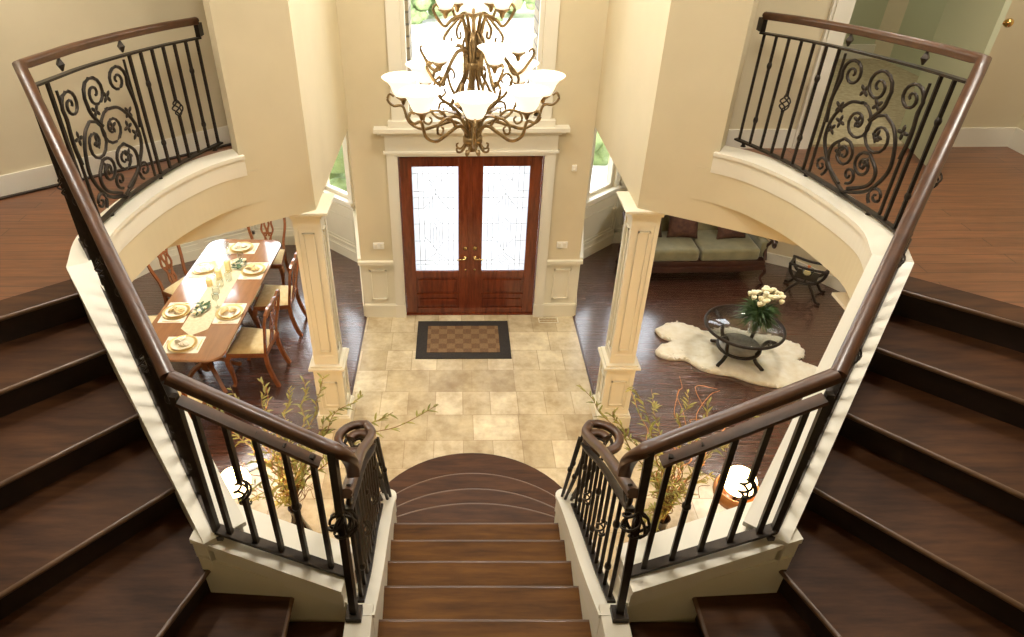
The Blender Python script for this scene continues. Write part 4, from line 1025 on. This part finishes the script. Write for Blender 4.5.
# ---- chandelier
CX0, CY0 = -.055, 4.05
r = empty('chandelier', (CX0,CY0,3.15), 0, 'large bronze scroll chandelier with three tiers of white bell shades', 'chandelier')
z_ = lambda z: z-3.15
m = MB(); m.tube([(0,0,z_(3.20)),(0,0,z_(5.48))],.012,8); m.lathe([(0,-.01),(.03,0),(.02,.03),(.035,.05),(.015,.08)],(0,0,z_(3.16)),14)
m.lathe([(.012,0),(.035,.02),(.02,.05),(.03,.08),(.012,.1)],(0,0,z_(3.98)),12); m.lathe([(.09,0),(.08,-.03),(.012,-.06)],(0,0,z_(5.498)),16); m.build('stem', BRONZE, r)
for z,rr in ((3.235,.062),(3.68,.058)): MB().lathe([(rr-.006,-.02),(rr,-.018),(rr,.018),(rr-.006,.02)],(0,0,z_(z)),14).build('strap', BRONZE, r)
def polar(P, a, dz=3.15): return [(x*math.cos(a), x*math.sin(a), z-dz) for x,z in P]
def sweep_arm(m, P, a, r0=.0105, r1=None, n=6): m.tube(bez(polar(P,a),n),r0,6,r1)
for k in range(8):     # little hooks under the lower strap
    a = rad(22+45*k); m = MB(); sweep_arm(m,[(.045,3.25),(.05,3.20),(.075,3.165),(.10,3.165),(.108,3.185),(.095,3.195)],a,.010,.006); m.build('hook', BRONZE, r)
for k in range(6):     # birdcage scrolls between the straps
    a = rad(10+60*k); m = MB(); sweep_arm(m,[(.045,3.22),(.05,3.32),(.10,3.42),(.20,3.50),(.235,3.58),(.20,3.62),(.17,3.585),(.185,3.565)],a,.012,.006)
    sweep_arm(m,[(.14,3.44),(.09,3.55),(.055,3.62),(.05,3.70),(.06,3.80),(.03,3.86)],a,.011,.007); m.build('scroll', BRONZE, r)
    m = MB(); 
    c = V(polar([(.07,3.38)],a)[0]); leafblade(m,c,(math.cos(a),math.sin(a),.75),.16,.028,.35,.003)
    m.build('bronze_leaf', BRONZE, r)
SH = [(.028,0),(.050,.008),(.066,.035),(.078,.07),(.100,.100),(.130,.122),(.134,.128),(.127,.127),(.096,.106),(.073,.072),(.060,.037),(.045,.014),(0,.010)]
def arm(a, P, cup, sc, extra=None):
    m = MB(); sweep_arm(m,P,a,.0125,.007,7)
    if extra:
        for e in extra: sweep_arm(m,e,a,.009,.006,6)
    am = m.build('arm', BRONZE, r)
    c = polar([cup],a)[0]
    m = MB(); m.lathe([(.006,-.045),(.012,-.035),(.016,-.02),(.042,0),(.046,.006),(.03,.004)],c,14); m.build('cup', BRONZE, am)
    m = MB(); m.lathe([(x*sc,z*sc) for x,z in SH],(c[0],c[1],c[2]+.004),26); m.build('shade', SHADE, am)
for k in range(8):
    arm(rad(-90+45*k),[(.04,3.21),(.05,3.29),(.12,3.345),(.22,3.32),(.31,3.30),(.39,3.345),(.425,3.44),(.48,3.445),(.515,3.48),(.50,3.515),(.475,3.50)],(.42,3.495),.92,
        [[(.14,3.34),(.20,3.41),(.28,3.40),(.30,3.35),(.27,3.33),(.25,3.355),(.265,3.375)]])
for k in range(5):
    arm(rad(-65+72*k),[(.045,3.66),(.06,3.76),(.13,3.77),(.20,3.69),(.24,3.62),(.29,3.63),(.33,3.68),(.36,3.73),(.345,3.755),(.325,3.74)],(.265,3.735),.74,
        [[(.20,3.69),(.27,3.60),(.26,3.55),(.225,3.56),(.235,3.59)]])
for k in range(5):
    arm(rad(-20+72*k),[(.045,3.68),(.04,3.82),(.07,3.94),(.13,3.93),(.17,3.90),(.21,3.94),(.235,3.99),(.22,4.015),(.20,4.0)],(.165,3.985),.72,
        [[(.10,3.93),(.17,3.85),(.16,3.80),(.13,3.81),(.135,3.84)]])

# ---- plants and lamps below the guards
def willow(s, loc, label, heads, seed, nfill):
    random.seed(seed)
    r = empty('willow_arrangement', loc, 0, label, 'plant')
    m = MB(); m.lathe([(.075,0),(.10,.02),(.12,.10),(.10,.22),(.06,.34),(.038,.44),(.045,.52),(.055,.54),(.048,.54),(.03,.44),(0,.42)],(0,0,0),22); m.build('vase', CERAMIC, r)
    mt = MB(); mr = MB(); ml = MB()
    def branch(end, curl, mb, leaves, r0=.007):
        e = V(end); pts = [V((0,0,.46))]; n = 11
        for i in range(1,n+1):
            t = i/n; p = V((e.x*t**1.5, e.y*t**1.5, .46+(e.z-.46)*(t**.75)))
            p += V((random.uniform(-1,1),random.uniform(-1,1),random.uniform(-.7,.7)))*curl*t**.5
            pts.append(p)
        pp = bez([tuple(q) for q in pts],4); mb.tube(pp,r0,5,.0018)
        for i in range(8,len(pp)-1):
            for _ in range(leaves):
                if random.random() < .75:
                    d = (pp[i+1]-pp[i]).normalized()+V((random.uniform(-1,1),random.uniform(-1,1),random.uniform(-.5,.8)))*.9
                    leafblade(ml,pp[i],d,random.uniform(.05,.095),.0075,.35)
                    if random.random() < .3: pass
    for (e,c,red,lv) in heads: branch(e,c,mr if red else mt,lv)
    for k in range(nfill):
        a = random.uniform(0,2*PI); rr = random.uniform(.1,.38); branch((rr*math.cos(a),rr*math.sin(a),random.uniform(.8,1.35)),.05,mt,1 if k%2 else 0,.005)
    mt.build('branches', TWIG, r); 
    if mr.v: mr.build('curly_branches', TWIG_R, r)
    ml.build('foliage', LEAF_Y, r)
willow(-1,(-1.42,3.42,0),'curly willow branches in a dark floor vase behind the left guard railing',
    [((1.10,.10,1.50),.03,0,2),((.82,-.02,1.55),.035,0,2),((.55,.25,1.5),.04,0,2),((.30,.40,1.5),.04,0,2),((.0,.35,1.45),.05,0,2),((-.25,.45,1.45),.05,0,2),((-.45,.5,1.35),.06,0,2),((.1,.60,1.30),.05,0,2),((-.3,.6,1.2),.05,1,1),((-.55,.15,1.45),.05,0,2),((.35,.2,1.3),.05,0,2),((-.4,.3,1.1),.05,1,1)],5,18)
willow(1,(1.40,3.32,0),'curly willow and reddish twisted branches in a dark floor vase behind the right guard railing',
    [((-.66,.45,1.45),.035,0,2),((-.45,.35,1.35),.04,0,2),((-.25,.5,1.45),.04,0,2),((.08,.35,1.5),.05,0,2),((.22,.75,1.35),.07,1,0),((.38,.6,1.35),.08,1,0),((.5,.75,1.2),.08,1,0),((.3,.85,1.1),.08,1,0),((.0,.7,1.2),.05,0,2),((.55,.2,1.4),.05,0,2),((-.15,.8,1.15),.06,1,1),((.6,.5,1.2),.06,1,0),((.3,.3,1.45),.05,0,2)],8,18)
def torchiere(s, x, y, zc, label, amber):
    r = empty('floor_lamp', (x,y,0), 0, label, 'lamp')
    m = MB(); m.lathe([(.13,0),(.135,.012),(.06,.03),(.02,.06),(.0,.07)],(0,0,0),22); m.tube([(0,0,.05),(0,0,zc-.12)],.012,8)
    m.tube([(x_,0,zc-.22+z) for x_,z in spiral(.05,0,.055,1.4,rad(180),-1)],.011,6,.007); m.lathe([(.012,0),(.05,.02),(.07,.045),(.06,.05)],(0,0,zc-.14),16); m.build('lamp_base', IRON, r)
    if amber: m = MB(); m.lathe([(.03,0),(.10,.02),(.16,.08),(.175,.14),(.16,.19),(.15,.19),(.165,.14),(.15,.085),(.09,.03),(0,.025)],(.0,0,zc-.24),24); m.build('amber_bowl', AMBER, r)
    m = MB(); m.ball((0,0,zc+.01),.125,20,14,(1,1,.92)); m.build('glass_globe', LAMPGLOW, r)
    point('lamp_light', (x,y,zc+.16), 42, .1, (1,.58,.24))
torchiere(-1,-1.86,3.48,.75,'floor lamp with glowing round glass globe and iron curl, left of the willow vase',0)
torchiere(1,1.98,3.48,.75,'floor lamp with glowing glass globe over an amber bowl, right of the willow vase',1)

# ------------------------------------------------------------------ exterior
st(MB().box(-40,40,9.2,60,-.3,-.12), 'floor_lawn', LAWN)
st(MB().box(-40,40,6.95,9.2,-.3,-.12), 'floor_porch', DRIVE)
st(MB().prism([(-2.5,9.2),(2.5,9.2),(6,17),(26,19),(26,26),(-26,26),(-26,19),(-6,17)], -.12, -.10), 'floor_driveway', DRIVE)
def hedge(x, y, w, d, h, label):
    m = MB(); random.seed(int(x*10+y))
    for i in range(int(90*w/3)):
        m.ball((random.uniform(-w/2,w/2), random.uniform(-d/2,d/2), random.uniform(.1,h)-.1), random.uniform(.15,.35), 6, 4, (1,1,.8))
    o = m.build('hedge', HEDGE); o.location = (x,y,-.1); tag(o, label, 'hedge')
hedge(-3.4,26,6,2.5,1.9,'green hedge beyond the driveway, at left in the tall window')
hedge(4.6,26,6.5,2.5,2.2,'green hedge beyond the driveway, at right in the tall window')
hedge(1.9,12.5,1.6,1.4,.7,'low shrub near the entry, behind the chandelier in the tall window')
hedge(-1.9,11,.8,2.8,1.5,'tall shrub along the left edge of the tall window')
for sx, lab in ((-1,'rough stone porch pillar at the left edge of the tall window'),(1,'rough stone porch pillar at the right edge of the tall window')):
    o = MB().box(-.22,.22,-.22,.22,0,4.6,.01).build('stone_pillar', STONE); o.location = (-.87 if sx<0 else .93,7.75,-.12); tag(o, lab, 'pillar')

# ------------------------------------------------------------------ lights
K = 1.0
for (x,y,z,sz,p) in ((-.4,5.4,CEILZ,.5,38),(.4,5.4,CEILZ,.5,38),(-.9,2.6,CEILZ,.5,48),(.9,2.6,CEILZ,.5,48),(-2.6,3.4,CEILZ,.5,32),(2.9,3.4,CEILZ,.5,32),
                     (-3.2,4.0,CEILZ,.4,16),(3.1,4.3,CEILZ,.4,16),(3.4,6.6,CEILZ,.5,20)):
    area('ceiling_fill', (x,y,z-.05), sz, p*K)  # unseen fill light, added for soft even light upstairs and in the foyer
    m = MB().lathe([(sz*.5+.03,0),(sz*.5+.03,-.04),(sz*.5,-.045),(sz*.5,-.02),(0,-.02)],(x,y,z),24); o = m.build('ceiling_fill_ring', WHITE); tag(o, kind='structure'); o.name = 'trim_fill_ring'  # made-up fixture ring around the fill light, out of view
for (x,y,z,sz,p) in ((-2.9,6.4,2.56,.45,50),(-3.4,4.3,2.56,.3,9),(3.2,6.0,2.56,.45,32),(3.3,4.0,2.56,.3,9)):
    area('room_fill', (x,y,z-.05), sz, p*K)  # unseen fill light, added to brighten the dining and living rooms
    m = MB().lathe([(sz*.5+.03,0),(sz*.5+.03,-.04),(sz*.5,-.045),(sz*.5,-.02),(0,-.02)],(x,y,z),24); o = m.build('trim_fill_ring', WHITE); tag(o, kind='structure')  # invented ring dressing the room fill, never in view
sun = bpy.data.lights.new('sun', 'SUN'); sun.energy = 7; sun.angle = .01; sun.color = (1,.96,.88)
so = bpy.data.objects.new('sun', sun); COL.objects.link(so); so.rotation_euler = (rad(28), 0, rad(160)); so.rotation_euler = V((.35,.45,-.82)).to_track_quat('-Z','Y').to_euler()
w = bpy.data.worlds.new('world'); S.world = w; w.use_nodes = True
N = w.node_tree.nodes; L = w.node_tree.links; bg = N['Background']
sky = N.new('ShaderNodeTexSky'); sky.sky_type = 'HOSEK_WILKIE'; sky.turbidity = 5; sky.ground_albedo = .5; sky.sun_direction = (-.35,-.45,.82)
mx = N.new('ShaderNodeMix'); mx.data_type = 'RGBA'; mx.inputs['Factor'].default_value = .75
L.new(sky.outputs[0], mx.inputs['A']); mx.inputs['B'].default_value = (.93,.96,1,1)
L.new(mx.outputs['Result'], bg.inputs['Color']); bg.inputs['Strength'].default_value = 9.5

# ------------------------------------------------------------------ camera
th, yaw, roll = rad(34.3774), -.0141, -.0121
R0 = Matrix(((1,0,0),(0,math.sin(th),math.cos(th)),(0,math.cos(th),-math.sin(th)))).transposed()
cr, sr = math.cos(roll), math.sin(roll); Ro = Matrix(((cr,-sr,0),(sr,cr,0),(0,0,1)))
cy, sy = math.cos(yaw), math.sin(yaw); Ya = Matrix(((cy,sy,0),(-sy,cy,0),(0,0,1)))
M3 = Ya @ R0.to_3x3() @ Ro
right, up, fwd = M3.col[0], M3.col[1], M3.col[2]
cam = bpy.data.cameras.new('camera'); co = bpy.data.objects.new('camera', cam); COL.objects.link(co)
Mx = Matrix((right, up, -fwd)).transposed().to_4x4(); Mx.translation = V((-.1574,0,4.675)); co.matrix_world = Mx
cam.sensor_width = 36; cam.lens = 667.65/1024*36; cam.shift_x = (512-449.14)/1024; cam.shift_y = -(318.5-315.54)/1024
cam.clip_start = .05
S.camera = co
S.view_settings.view_transform = 'Standard'; S.view_settings.look = 'None'; S.view_settings.gamma = 1; S.view_settings.use_curve_mapping = False
S.view_settings.exposure = 0.0
